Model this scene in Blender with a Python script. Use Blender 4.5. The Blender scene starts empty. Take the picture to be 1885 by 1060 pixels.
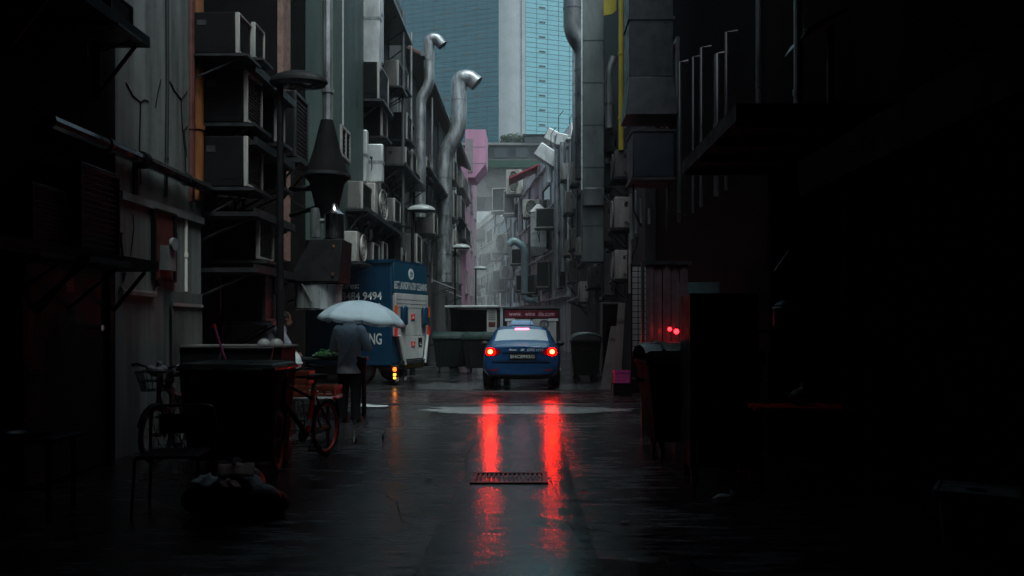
import bpy, bmesh, math, random
from math import pi, sin, cos, radians
from mathutils import Vector, Matrix, noise
from mathutils.bvhtree import BVHTree
random.seed(11)
S = bpy.context.scene
C = S.collection

# ------------------------------------------------------------------ camera, sky, sun, exposure
F = 1450.0                      # focal length in photo pixels (photo 1885 px wide)
CAMZ = 1.45
cd = bpy.data.cameras.new('camera')
cam = bpy.data.objects.new('camera', cd); C.objects.link(cam)
cam.location = (0, 0, CAMZ); cam.rotation_euler = (pi / 2, 0, 0)
cd.sensor_width = 36; cd.lens = 36 * F / 1885
cd.shift_x = (942.5 - 975) / 1885; cd.shift_y = (600 - 530) / 1885
cd.clip_start = 0.05; cd.clip_end = 2000
S.camera = cam

SUN_EL, SUN_AZ = radians(66), radians(152)      # azimuth clockwise from +Y: light comes from behind on the right
w = bpy.data.worlds.new('World'); S.world = w; w.use_nodes = True
nt = w.node_tree; bg = nt.nodes['Background']
sky = nt.nodes.new('ShaderNodeTexSky'); sky.sky_type = 'NISHITA'; sky.sun_disc = False
sky.sun_elevation = SUN_EL; sky.sun_rotation = SUN_AZ; sky.air_density = 1.0; sky.dust_density = 4.0; sky.ozone_density = 1.0
hs = nt.nodes.new('ShaderNodeHueSaturation'); hs.inputs['Saturation'].default_value = 0.9
hs.inputs['Hue'].default_value = 0.455
nt.links.new(sky.outputs[0], hs.inputs['Color']); nt.links.new(hs.outputs[0], bg.inputs[0])
bg.inputs[1].default_value = 0.085
sl = bpy.data.lights.new('sun', 'SUN'); sl.energy = 1.5; sl.angle = radians(24); sl.color = (0.74, 1.0, 1.0)
so = bpy.data.objects.new('sun', sl); C.objects.link(so)
sd = Vector((sin(SUN_AZ) * cos(SUN_EL), cos(SUN_AZ) * cos(SUN_EL), sin(SUN_EL)))
so.rotation_euler = sd.to_track_quat('Z', 'Y').to_euler(); so.location = (20, -20, 40)
S.view_settings.view_transform = 'Standard'; S.view_settings.look = 'None'
S.view_settings.exposure = 0.55; S.view_settings.gamma = 1
cy = S.cycles
cy.max_bounces = 7; cy.diffuse_bounces = 3; cy.glossy_bounces = 4; cy.transmission_bounces = 5; cy.volume_bounces = 1
cy.transparent_max_bounces = 8; cy.caustics_reflective = False; cy.caustics_refractive = False
cy.sample_clamp_indirect = 10.0; cy.use_denoising = True; cy.denoising_prefilter = 'FAST'

# ------------------------------------------------------------------ helpers
def X(px, Y): return (px - 975) / F * Y
def Z(py, Y): return CAMZ + (600 - py) / F * Y
def W(px, py, Y): return Vector((X(px, Y), Y, Z(py, Y)))
def YG(py): return CAMZ * F / (py - 600)          # depth of a ground point

def mat(name, col, rough=0.6, metal=0.0, var=0.25, scale=6.0, streak=0.0, bump=0.0, bscale=40.0, spec=0.5, rvar=0.15, world=False,
        trans=0.0, alpha=1.0, coat=0.0, dirt=None):
    m = bpy.data.materials.new(name); m.use_nodes = True
    t = m.node_tree; n = t.nodes; L = t.links; b = n['Principled BSDF']
    b.inputs['Metallic'].default_value = metal; b.inputs['Specular IOR Level'].default_value = spec
    b.inputs['Transmission Weight'].default_value = trans; b.inputs['Alpha'].default_value = alpha
    b.inputs['Coat Weight'].default_value = coat
    if world: tc = n.new('ShaderNodeNewGeometry'); src = tc.outputs['Position']
    else: tc = n.new('ShaderNodeTexCoord'); src = tc.outputs['Object']
    mp = n.new('ShaderNodeMapping'); L.new(src, mp.inputs[0])
    if streak: mp.inputs['Scale'].default_value = (1, 1, 1 - streak)
    nz = n.new('ShaderNodeTexNoise'); nz.inputs['Scale'].default_value = scale; nz.inputs['Detail'].default_value = 6
    nz.inputs['Roughness'].default_value = 0.65
    L.new(mp.outputs[0], nz.inputs['Vector'])
    cr = n.new('ShaderNodeValToRGB'); L.new(nz.outputs[0], cr.inputs[0])
    c0 = tuple(x * (1 - var) for x in col); c1 = tuple(min(1, x * (1 + var * 0.6)) for x in col)
    if dirt: c0 = dirt
    cr.color_ramp.elements[0].position = 0.33; cr.color_ramp.elements[0].color = (*c0, 1)
    cr.color_ramp.elements[1].position = 0.62; cr.color_ramp.elements[1].color = (*c1, 1)
    L.new(cr.outputs[0], b.inputs['Base Color'])
    mr = n.new('ShaderNodeMapRange'); L.new(nz.outputs[0], mr.inputs[0])
    mr.inputs[1].default_value = 0.3; mr.inputs[2].default_value = 0.7
    mr.inputs[3].default_value = max(0.02, rough - rvar); mr.inputs[4].default_value = min(1, rough + rvar)
    L.new(mr.outputs[0], b.inputs['Roughness'])
    if bump:
        n2 = n.new('ShaderNodeTexNoise'); n2.inputs['Scale'].default_value = bscale; n2.inputs['Detail'].default_value = 4
        L.new(src, n2.inputs['Vector'])
        bp = n.new('ShaderNodeBump'); bp.inputs['Strength'].default_value = bump; bp.inputs['Distance'].default_value = 0.02
        L.new(n2.outputs[0], bp.inputs['Height']); L.new(bp.outputs[0], b.inputs['Normal'])
    return m
def emit(name, col, st):
    m = bpy.data.materials.new(name); m.use_nodes = True
    b = m.node_tree.nodes['Principled BSDF']
    b.inputs['Base Color'].default_value = (*[c * .5 for c in col], 1); b.inputs['Emission Color'].default_value = (*col, 1)
    b.inputs['Emission Strength'].default_value = st; b.inputs['Roughness'].default_value = .3
    return m

class MB:
    def __init__(s): s.v = []; s.f = []
    def add(s, vs, fs):
        k = len(s.v); s.v += [tuple(p) for p in vs]; s.f += [tuple(i + k for i in q) for q in fs]; return s
    def box(s, x0, x1, y0, y1, z0, z1, M=None):
        vs = [(x, y, z) for z in (z0, z1) for y in (y0, y1) for x in (x0, x1)]
        if M is not None: vs = [M @ Vector(p) for p in vs]
        return s.add(vs, [(0, 2, 3, 1), (4, 5, 7, 6), (0, 1, 5, 4), (2, 6, 7, 3), (0, 4, 6, 2), (1, 3, 7, 5)])
    def hexa(s, bot, top):          # 4 bottom points, 4 top points, both counter-clockwise from above
        return s.add(list(bot) + list(top), [(3, 2, 1, 0), (4, 5, 6, 7), (0, 1, 5, 4), (1, 2, 6, 5), (2, 3, 7, 6), (3, 0, 4, 7)])
    def prism(s, poly, origin, u, v, d):   # polygon in the (u,v) plane, extruded by vector d
        o = Vector(origin); u = Vector(u); v = Vector(v); d = Vector(d); n = len(poly)
        a = [o + u * p[0] + v * p[1] for p in poly]; b = [p + d for p in a]
        return s.add(a + b, [tuple(range(n))[::-1], tuple(range(n, 2 * n))] + [(i, (i + 1) % n, n + (i + 1) % n, n + i) for i in range(n)])
    def tube(s, pts, r, n=8, cap=True, ell=None, up=None, square=False):
        pts = [Vector(p) for p in pts]; rs = r if isinstance(r, (list, tuple)) else [r] * len(pts)
        ref = Vector(up) if up else None; rings = []
        for i, p in enumerate(pts):
            d = (pts[min(i + 1, len(pts) - 1)] - pts[max(i - 1, 0)]).normalized()
            if ref is None: ref = Vector((0, 0, 1)) if abs(d.z) < .8 else Vector((1, 0, 0))
            a = d.cross(ref)
            if a.length < 1e-4: a = d.orthogonal()
            a.normalize(); b = a.cross(d).normalized()
            if not up: ref = b
            ex, ey = ell if ell else (1, 1)
            ring = []
            for k in range(n):
                t = 2 * pi * (k + (.5 if square else 0)) / n
                q = (2 ** .5 if square else 1)
                ring.append(p + a * (cos(t) * rs[i] * ex * q) + b * (sin(t) * rs[i] * ey * q))
            rings.append(ring)
        fs = []
        for i in range(len(pts) - 1):
            for k in range(n): fs.append((i * n + k, i * n + (k + 1) % n, (i + 1) * n + (k + 1) % n, (i + 1) * n + k))
        if cap: fs += [tuple(range(n))[::-1], tuple((len(pts) - 1) * n + k for k in range(n))]
        return s.add([p for g in rings for p in g], fs)
    def loft(s, rings, cap=True):
        n = len(rings[0]); fs = []
        for i in range(len(rings) - 1):
            for k in range(n): fs.append((i * n + k, i * n + (k + 1) % n, (i + 1) * n + (k + 1) % n, (i + 1) * n + k))
        if cap: fs += [tuple(range(n))[::-1], tuple((len(rings) - 1) * n + k for k in range(n))]
        return s.add([p for g in rings for p in g], fs)
    def lathe(s, prof, c=(0, 0, 0), n=20, axis='Z', cap=False):
        rings = []
        for r, h in prof:
            g = []
            for k in range(n):
                t = 2 * pi * k / n; a, b = r * cos(t), r * sin(t)
                g.append((c[0] + a, c[1] + b, c[2] + h) if axis == 'Z' else ((c[0] + h, c[1] + a, c[2] + b) if axis == 'X' else (c[0] + b, c[1] + h, c[2] + a)))
            rings.append(g)
        return s.loft(rings, cap)
    def sphere(s, c, r, n=12, e=(1, 1, 1)):
        prof = [(r * sin(pi * i / n) + 1e-5, -r * cos(pi * i / n)) for i in range(n + 1)]
        rings = [[(c[0] + q * cos(2 * pi * k / 16) * e[0], c[1] + q * sin(2 * pi * k / 16) * e[1], c[2] + h * e[2]) for k in range(16)] for q, h in prof]
        return s.loft(rings, True)
    def build(s, name, m, parent=None, bevel=0, smooth=35, solid=0):
        me = bpy.data.meshes.new(name); me.from_pydata(s.v, [], s.f); me.validate()
        bm = bmesh.new(); bm.from_mesh(me); bmesh.ops.recalc_face_normals(bm, faces=bm.faces); bm.to_mesh(me); bm.free()
        if smooth: me.shade_smooth(); me.set_sharp_from_angle(angle=radians(smooth))
        if m: me.materials.append(m)
        o = bpy.data.objects.new(name, me); C.objects.link(o)
        if parent: o.parent = parent
        if solid:
            k = o.modifiers.new('thick', 'SOLIDIFY'); k.thickness = solid; k.offset = 0
        if bevel:
            k = o.modifiers.new('bevel', 'BEVEL'); k.width = bevel; k.segments = 2; k.limit_method = 'ANGLE'; k.angle_limit = radians(40)
        return o
def tag(o, label=None, cat=None, group=None, kind=None):
    if label: o['label'] = label
    if cat: o['category'] = cat
    if group: o['group'] = group
    if kind: o['kind'] = kind
    return o
def thing(name, label, cat, loc=(0, 0, 0), rz=0, group=None):
    o = bpy.data.objects.new(name, None); C.objects.link(o); o.empty_display_size = .2
    o.location = loc; o.rotation_euler = (0, 0, rz)
    return tag(o, label, cat, group)
def copy_tree(o, parent=None):
    c = o.copy(); C.objects.link(c)
    if parent: c.parent = parent
    for ch in list(o.children): copy_tree(ch, c)
    return c
def arc(c, a0, a1, r, u, v, n=8):
    c = Vector(c); u = Vector(u); v = Vector(v)
    return [c + u * (r * cos(a0 + (a1 - a0) * i / n)) + v * (r * sin(a0 + (a1 - a0) * i / n)) for i in range(n + 1)]
def text(name, s, origin, xd, yd, wd, ht, m, parent, depth=0.003):
    cu = bpy.data.curves.new(name, 'FONT'); cu.body = s; cu.size = 1; cu.resolution_u = 3; cu.offset = .016
    to = bpy.data.objects.new('t', cu); C.objects.link(to)
    me = bpy.data.meshes.new_from_object(to.evaluated_get(bpy.context.evaluated_depsgraph_get()))
    bpy.data.objects.remove(to); bpy.data.curves.remove(cu)
    xs = [v.co.x for v in me.vertices]; ys = [v.co.y for v in me.vertices]
    x0, x1, y0, y1 = min(xs), max(xs), min(ys), max(ys)
    o = Vector(origin); xd = Vector(xd).normalized(); yd = Vector(yd).normalized(); nd = xd.cross(yd)
    for v in me.vertices:
        v.co = o + xd * ((v.co.x - x0) / (x1 - x0) * wd) + yd * ((v.co.y - y0) / (y1 - y0) * ht) + nd * depth
    me.name = name; me.materials.clear(); me.materials.append(m)
    ob = bpy.data.objects.new(name, me); C.objects.link(ob); ob.parent = parent
    return ob
def remeshed(mb, name, m, parent, voxel=.012, it=4, fac=.5, color=None):
    o = mb.build('tmp', None)
    k = o.modifiers.new('r', 'REMESH'); k.mode = 'VOXEL'; k.voxel_size = voxel
    if it: q = o.modifiers.new('s', 'SMOOTH'); q.factor = fac; q.iterations = it
    me = bpy.data.meshes.new_from_object(o.evaluated_get(bpy.context.evaluated_depsgraph_get()))
    bpy.data.objects.remove(o); me.name = name; me.shade_smooth()
    me.materials.clear(); me.materials.append(m)
    ob = bpy.data.objects.new(name, me); C.objects.link(ob)
    if parent: ob.parent = parent
    return ob

# ------------------------------------------------------------------ materials
M = {}
def dm(k, *a, **kw): M[k] = mat(k, *a, **kw)
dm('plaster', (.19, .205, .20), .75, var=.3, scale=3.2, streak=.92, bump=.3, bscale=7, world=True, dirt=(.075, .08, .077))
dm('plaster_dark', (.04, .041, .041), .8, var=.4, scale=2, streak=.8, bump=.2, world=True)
dm('plaster_shade_crack', (.014, .014, .014), .9, spec=.03, var=.4, scale=2, streak=.8, bump=.2, world=True)  # near-black base puts the near walls' shade into the colour; cracks use it too
dm('green_wall', (.045, .075, .068), .55, var=.35, scale=2.5, streak=.9, bump=.1, world=True)
dm('grey_wall', (.08, .082, .08), .8, var=.45, scale=1.8, streak=.8, bump=.2, world=True)
dm('brown_wall', (.055, .047, .044), .8, var=.45, scale=1.8, streak=.8, bump=.2, world=True)
dm('cream_wall', (.74, .72, .64), .8, var=.3, scale=.6, streak=.8, world=True)
dm('white_wall', (.6, .62, .62), .8, var=.25, scale=.6, streak=.8, world=True)
dm('pink_wall', (.48, .25, .37), .75, var=.22, scale=.7, streak=.85, world=True)
dm('brick_pink', (.26, .16, .13), .8, var=.4, scale=9, bump=.3, world=True)
dm('concrete', (.11, .11, .11), .8, var=.35, scale=2, bump=.2, world=True)
dm('roof_tile', (.10, .045, .035), .7, var=.4, scale=5, bump=.3)
dm('zinc', (.36, .38, .39), .42, metal=.7, var=.5, scale=5.0, streak=.75, bump=.1, bscale=12)
dm('zinc_dark', (.16, .17, .175), .4, metal=.7, var=.35, scale=3.0, streak=.6, bump=.05)
dm('zinc_pale', (.55, .57, .57), .45, metal=.35, var=.3, scale=2.5, streak=.6, bump=.05)
dm('glint_zinc', (.8, .85, .86), .3, metal=.3, var=.1)
dm('steel', (.55, .56, .57), .22, metal=1, var=.12, scale=3, rvar=.08)
dm('duct_teal', (.16, .185, .18), .45, metal=.5, var=.3, scale=2.5, streak=.7)
dm('wet_pipe', (.12, .125, .13), .16, metal=.85, var=.3)
dm('black_shade_metal', (.010, .010, .011), .55, metal=.0, spec=.12, var=.3)  # black metal; its near-black base also carries shade on the near right pieces
dm('cowl_shade', (.006, .006, .006), .8, spec=.1, var=.3)  # near-black base gives the fan cowl the darkness of its shaded spot
dm('dark_metal', (.04, .042, .045), .4, metal=.4, var=.4)
dm('ac_white', (.34, .335, .31), .5, var=.3, scale=3, streak=.6, dirt=(.16, .15, .13))
dm('ac_grey', (.12, .117, .11), .55, var=.35, scale=3, streak=.6)
dm('ac_dark', (.009, .009, .010), .65, spec=.08, var=.35, scale=3, streak=.6)
dm('grille', (.03, .03, .03), .5, var=.2)
dm('glass', (.03, .04, .045), .08, var=.1, spec=.8, rvar=.03)
dm('frame', (.2, .2, .2), .5, var=.2)
dm('orange_pipe', (.22, .075, .02), .5, var=.3, streak=.8, scale=4)
dm('yellow', (.62, .50, .05), .5, var=.25, streak=.8, scale=4)
dm('door_black', (.018, .018, .018), .6, var=.4, streak=.8)
dm('paper', (.6, .62, .6), .7, var=.1)
dm('rust_red', (.10, .025, .02), .6, var=.4)
dm('tyre', (.012, .012, .012), .7, var=.2)
dm('truck_blue', (.006, .04, .085), .35, var=.12, scale=2, streak=.6, rvar=.08)
dm('truck_white', (.42, .43, .42), .5, var=.25, scale=2.5, streak=.7)
dm('text_white', (.62, .64, .64), .5, var=.05)
dm('red', (.85, .025, .018), .4, var=.15)
dm('dim_red', (.55, .025, .015), .4, var=.2)
dm('orange_red', (.75, .10, .02), .35, var=.12)
dm('yellow_mark', (.65, .38, .03), .5, var=.15)
dm('taxi_blue', (.007, .068, .19), .2, var=.05, scale=2, coat=.6, rvar=.04)
dm('chrome', (.6, .62, .63), .12, metal=1, var=.05, rvar=.03)
dm('rubber', (.01, .01, .01), .6, var=.2)
dm('plate', (.012, .012, .012), .35, var=.1)
dm('umbrella', (.60, .70, .76), .35, var=.06, trans=0)
dm('shirt_grey', (.52, .50, .56), .9, var=.2, scale=7, bump=.9, bscale=7)
dm('shirt_white', (.24, .25, .31), .9, var=.15, scale=9, bump=.25, bscale=14)
dm('trousers', (.008, .008, .009), .9, spec=.08, var=.2, bump=.2, bscale=18)
dm('skin', (.24, .13, .085), .55, var=.1)
dm('hair', (.01, .009, .008), .5, var=.3, scale=40, bump=.4, bscale=90)
dm('bin_green', (.008, .014, .012), .75, spec=.08, var=.3)
dm('bin_lid', (.014, .034, .028), .35, var=.3)
dm('crate_red', (.22, .05, .028), .5, var=.25)
dm('crate_pink', (.66, .10, .38), .5, var=.15)
dm('pink', (.75, .16, .45), .4, var=.1)
dm('bag', (.008, .008, .009), .5, var=.3, spec=.2, bump=.9, bscale=18)
dm('bag_white', (.6, .64, .66), .3, var=.15, bump=.4, bscale=25)
dm('brown_paper', (.34, .19, .13), .7, var=.3)
dm('box_clear', (.82, .95, .95), .25, var=.1)
dm('leaf', (.02, .045, .016), .6, var=.4)
dm('red_table', (.95, .035, .02), .3, var=.2)
dm('wood', (.13, .12, .115), .7, var=.35, scale=3, streak=.9)
dm('canvas', (.008, .008, .008), .8, spec=.15, var=.3)
M['brake'] = emit('brake_lens', (1, .0, .0), 80)
M['bulb'] = emit('brake_bulb', (1, .045, .007), 60)
M['brake_dim'] = mat('tail_lens', (.22, .008, .012), .2, var=.1)
M['amber'] = emit('amber_lamp', (1, .42, .04), 2.2)
M['amber_red'] = emit('amber_red_lamp', (1, .10, .01), 3)
M['red_lamp'] = emit('red_lamp', (1, .01, .015), 9.0)
M['high_brake'] = emit('high_brake_lamp', (1, .12, .25), 4.5)

# umbrella cloth lets some light through
def translucent(m, col, f=.35):
    t = m.node_tree; o = t.nodes['Material Output']; b = t.nodes['Principled BSDF']
    tr = t.nodes.new('ShaderNodeBsdfTranslucent'); tr.inputs[0].default_value = (*col, 1)
    mx = t.nodes.new('ShaderNodeMixShader'); mx.inputs[0].default_value = f
    t.links.new(b.outputs[0], mx.inputs[1]); t.links.new(tr.outputs[0], mx.inputs[2]); t.links.new(mx.outputs[0], o.inputs[0])
translucent(M['umbrella'], (.62, .74, .8), .5); translucent(M['bag_white'], (.6, .64, .66), .3); translucent(M['box_clear'], (.2, .25, .25), .4)

# wet asphalt
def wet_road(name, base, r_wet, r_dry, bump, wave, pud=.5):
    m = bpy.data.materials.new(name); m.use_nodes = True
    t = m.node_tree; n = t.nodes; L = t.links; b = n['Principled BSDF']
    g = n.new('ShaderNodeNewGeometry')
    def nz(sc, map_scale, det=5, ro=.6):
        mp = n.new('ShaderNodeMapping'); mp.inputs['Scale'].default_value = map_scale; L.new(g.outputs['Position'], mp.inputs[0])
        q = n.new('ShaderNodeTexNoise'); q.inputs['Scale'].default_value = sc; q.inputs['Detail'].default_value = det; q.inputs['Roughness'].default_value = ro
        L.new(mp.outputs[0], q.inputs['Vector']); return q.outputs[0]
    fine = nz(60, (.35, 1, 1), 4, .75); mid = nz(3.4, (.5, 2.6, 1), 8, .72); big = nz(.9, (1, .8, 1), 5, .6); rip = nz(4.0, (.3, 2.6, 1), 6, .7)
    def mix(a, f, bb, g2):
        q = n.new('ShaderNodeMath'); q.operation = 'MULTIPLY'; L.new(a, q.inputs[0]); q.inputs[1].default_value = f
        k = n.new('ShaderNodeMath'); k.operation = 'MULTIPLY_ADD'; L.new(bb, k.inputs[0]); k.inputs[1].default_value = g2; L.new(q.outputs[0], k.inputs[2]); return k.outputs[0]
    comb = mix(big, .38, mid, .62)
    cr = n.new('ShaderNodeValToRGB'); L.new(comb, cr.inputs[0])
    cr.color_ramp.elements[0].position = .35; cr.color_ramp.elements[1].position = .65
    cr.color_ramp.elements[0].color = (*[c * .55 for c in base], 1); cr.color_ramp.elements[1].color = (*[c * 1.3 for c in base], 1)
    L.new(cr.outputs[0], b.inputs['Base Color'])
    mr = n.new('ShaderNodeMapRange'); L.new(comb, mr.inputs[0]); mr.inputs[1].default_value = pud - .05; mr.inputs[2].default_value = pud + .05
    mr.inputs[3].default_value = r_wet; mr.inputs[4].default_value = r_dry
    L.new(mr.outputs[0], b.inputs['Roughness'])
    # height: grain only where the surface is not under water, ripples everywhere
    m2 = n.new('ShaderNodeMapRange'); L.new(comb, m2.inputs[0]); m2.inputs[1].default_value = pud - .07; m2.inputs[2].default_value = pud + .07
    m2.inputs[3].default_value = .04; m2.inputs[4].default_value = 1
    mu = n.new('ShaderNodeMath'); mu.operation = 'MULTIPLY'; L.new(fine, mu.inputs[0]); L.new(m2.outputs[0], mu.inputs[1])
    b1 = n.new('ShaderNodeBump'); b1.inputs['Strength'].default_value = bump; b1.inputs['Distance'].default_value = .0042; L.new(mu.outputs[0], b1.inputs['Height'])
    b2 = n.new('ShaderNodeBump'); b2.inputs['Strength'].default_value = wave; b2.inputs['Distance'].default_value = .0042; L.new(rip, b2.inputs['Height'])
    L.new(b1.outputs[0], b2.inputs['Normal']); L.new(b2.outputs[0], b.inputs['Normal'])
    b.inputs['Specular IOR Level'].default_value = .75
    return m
M['asphalt'] = wet_road('wet_asphalt', (.026, .027, .028), .03, .32, .8, .9, .51)
M['asphalt_patch'] = wet_road('wet_asphalt_patch', (.036, .038, .040), .025, .2, .38, .8, .55)
M['water'] = wet_road('pale_water_sheen', (.34, .37, .38), .06, .16, .3, .9)  # pale base colour stands in for sky reflected in the gutter puddle
M['puddle'] = wet_road('shallow_puddle', (.03, .034, .036), .02, .08, .2, .5)
M['splash'] = wet_road('splash_sheen_asphalt', (.11, .117, .12), .05, .2, 1.0, 1.0)  # paler base colour carries the brighter reflection off the splashed road
def paver_mat():
    m = wet_road('wet_pavers', (.05, .036, .038), .10, .3, .5, .3)
    t = m.node_tree; n = t.nodes; L = t.links; b = n['Principled BSDF']
    g = n.new('ShaderNodeNewGeometry'); mp = n.new('ShaderNodeMapping'); mp.inputs['Rotation'].default_value = (0, 0, radians(35)); L.new(g.outputs['Position'], mp.inputs[0])
    br = n.new('ShaderNodeTexBrick'); br.inputs['Scale'].default_value = 4.5; L.new(mp.outputs[0], br.inputs['Vector'])
    br.inputs['Color1'].default_value = (.055, .038, .04, 1); br.inputs['Color2'].default_value = (.035, .026, .03, 1); br.inputs['Mortar'].default_value = (.012, .012, .012, 1)
    br.inputs['Mortar Size'].default_value = .03; L.new(br.outputs[0], b.inputs['Base Color'])
    return m
M['pavers'] = paver_mat()

# ------------------------------------------------------------------ ground
MB().add([(-400, -60, -.004), (400, -60, -.004), (400, 600, -.004), (-400, 600, -.004)], [(0, 1, 2, 3)]).build('ground', M['concrete'])['kind'] = 'structure'
MB().add([(-4.6, -16, 0), (3.8, -16, 0), (3.8, 140, 0), (-12, 140, 0), (-4.6, 60, 0)], [(0, 1, 2, 3, 4)]).build('road', M['asphalt'])['kind'] = 'structure'
MB().add([(-.75, 1.5, .004), (.48, 1.5, .004), (.40, 7.1, .004), (.42, 11.3, .004), (-.55, 11.6, .004), (-.82, 9.3, .004), (-.62, 7.9, .004)], [tuple(range(7))]).build('road_patch', M['asphalt_patch'])['kind'] = 'structure'
MB().add([(-4.4, 14.9, .004), (2.4, 14.7, .004), (2.4, 17.2, .004), (-4.4, 17.4, .004)], [(0, 1, 2, 3)]).build('paved_path', M['pavers'])['kind'] = 'structure'
k = MB(); k.box(-4.4, 2.4, 14.55, 14.68, -.05, .012); k.box(-4.4, 2.4, 17.42, 17.54, -.05, .012)
k.build('kerb_strip', M['dark_metal'], bevel=.01)['kind'] = 'structure'
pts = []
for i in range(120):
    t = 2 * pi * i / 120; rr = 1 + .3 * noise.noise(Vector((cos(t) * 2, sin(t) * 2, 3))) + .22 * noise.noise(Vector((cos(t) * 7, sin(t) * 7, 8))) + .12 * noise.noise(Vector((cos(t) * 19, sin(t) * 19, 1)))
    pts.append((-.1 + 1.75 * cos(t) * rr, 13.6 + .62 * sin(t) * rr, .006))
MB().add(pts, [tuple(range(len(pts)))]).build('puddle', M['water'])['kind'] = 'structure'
pts = []
for i in range(36):
    t = 2 * pi * i / 36; rr = 1 + .3 * noise.noise(Vector((cos(t) * 2, sin(t) * 2, 9)))
    pts.append((.35 + .75 * cos(t) * rr, 4.45 + .45 * sin(t) * rr, .008))
MB().add(pts, [tuple(range(36))]).build('puddle', M['puddle'])['kind'] = 'structure'
for cx, cy_, rx, ry, sd in ((-1.75, 19.0, 1.0, 1.1, 2), (1.35, 18.6, .85, .9, 5)):
    pts = []
    for i in range(36):
        t = 2 * pi * i / 36; rr = 1 + .45 * noise.noise(Vector((cos(t) * 2, sin(t) * 2, sd))) + .35 * noise.noise(Vector((cos(t) * 6, sin(t) * 6, sd)))
        pts.append((cx + rx * cos(t) * rr, cy_ + ry * sin(t) * rr, .005))
    MB().add(pts, [tuple(range(36))]).build('wet_road_patch', M['splash'])['kind'] = 'structure'
# cracks in the asphalt
for PL in ([(1004, 872), (1022, 900), (1034, 930), (1046, 962), (1062, 985)], [(852, 842), (880, 812), (905, 782), (922, 770)], [(1172, 880), (1200, 905), (1232, 930)], [(1400, 985), (1452, 1010), (1500, 1035)], [(700, 905), (730, 925), (742, 960), (790, 985)], [(1180, 1005), (1225, 1030), (1240, 1058)]):
    k = MB(); P_ = []
    for i in range(len(PL) - 1):
        for j in range(4):
            t = j / 4; px_, py_ = PL[i][0] * (1 - t) + PL[i + 1][0] * t, PL[i][1] * (1 - t) + PL[i + 1][1] * t
            px_ += random.uniform(-2, 2); Y_ = YG(py_); P_.append(Vector((X(px_, Y_), Y_, .009)))
    vs_ = []; n_ = len(P_)
    for i, p in enumerate(P_): w_ = .0035 * random.uniform(.4, 1.2) * (1 if 0 < i < n_ - 1 else .2); vs_ += [p + Vector((-w_, 0, 0)), p + Vector((w_, 0, 0))]
    k.add(vs_, [(2 * i, 2 * i + 1, 2 * i + 3, 2 * i + 2) for i in range(n_ - 1)]); k.build('road_crack', M['rubber'], smooth=0)['kind'] = 'structure'
for px_, py_, sz, lab in ((790, 883, .035, 'small pale scrap of litter on the wet road left of the drain grate'), (1075, 905, .022, 'tiny pale scrap of litter on the road right of the drain grate'), (1150, 965, .03, 'flat pale scrap of litter nearest the bottom edge of the road')):
    Y_ = YG(py_); g = thing('litter_scrap', lab, 'litter', (X(px_, Y_), Y_, .008)); k = MB(); k.add([(-sz, -sz * .7, 0), (sz * .8, -sz, .004), (sz, sz * .8, .012), (-sz * .7, sz, .006), (0, 0, .016)], [(0, 1, 4), (1, 2, 4), (2, 3, 4), (3, 0, 4)]); k.build('sheet', M['paper'], g, solid=.002)
# drain grate in the road
g = thing('drain_grate', 'rectangular iron drain grate set in the wet asphalt of the road', 'drain grate', (-.19, 7.48, .004))
k = MB(); k.box(-.36, .36, -.26, -.215, 0, .012); k.box(-.36, .36, .215, .26, 0, .012); k.box(-.36, -.315, -.215, .215, 0, .012); k.box(.315, .36, -.215, .215, 0, .012)
k.build('frame', M['dark_metal'], g)
k = MB()
for i in range(14): x = -.285 + i * .0438; k.box(x - .011, x + .011, -.21, .21, 0, .009)
k.box(-.31, .31, -.012, .012, .0095, .0125)
k.build('bars', M['dark_metal'], g)

exec_later = []

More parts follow.
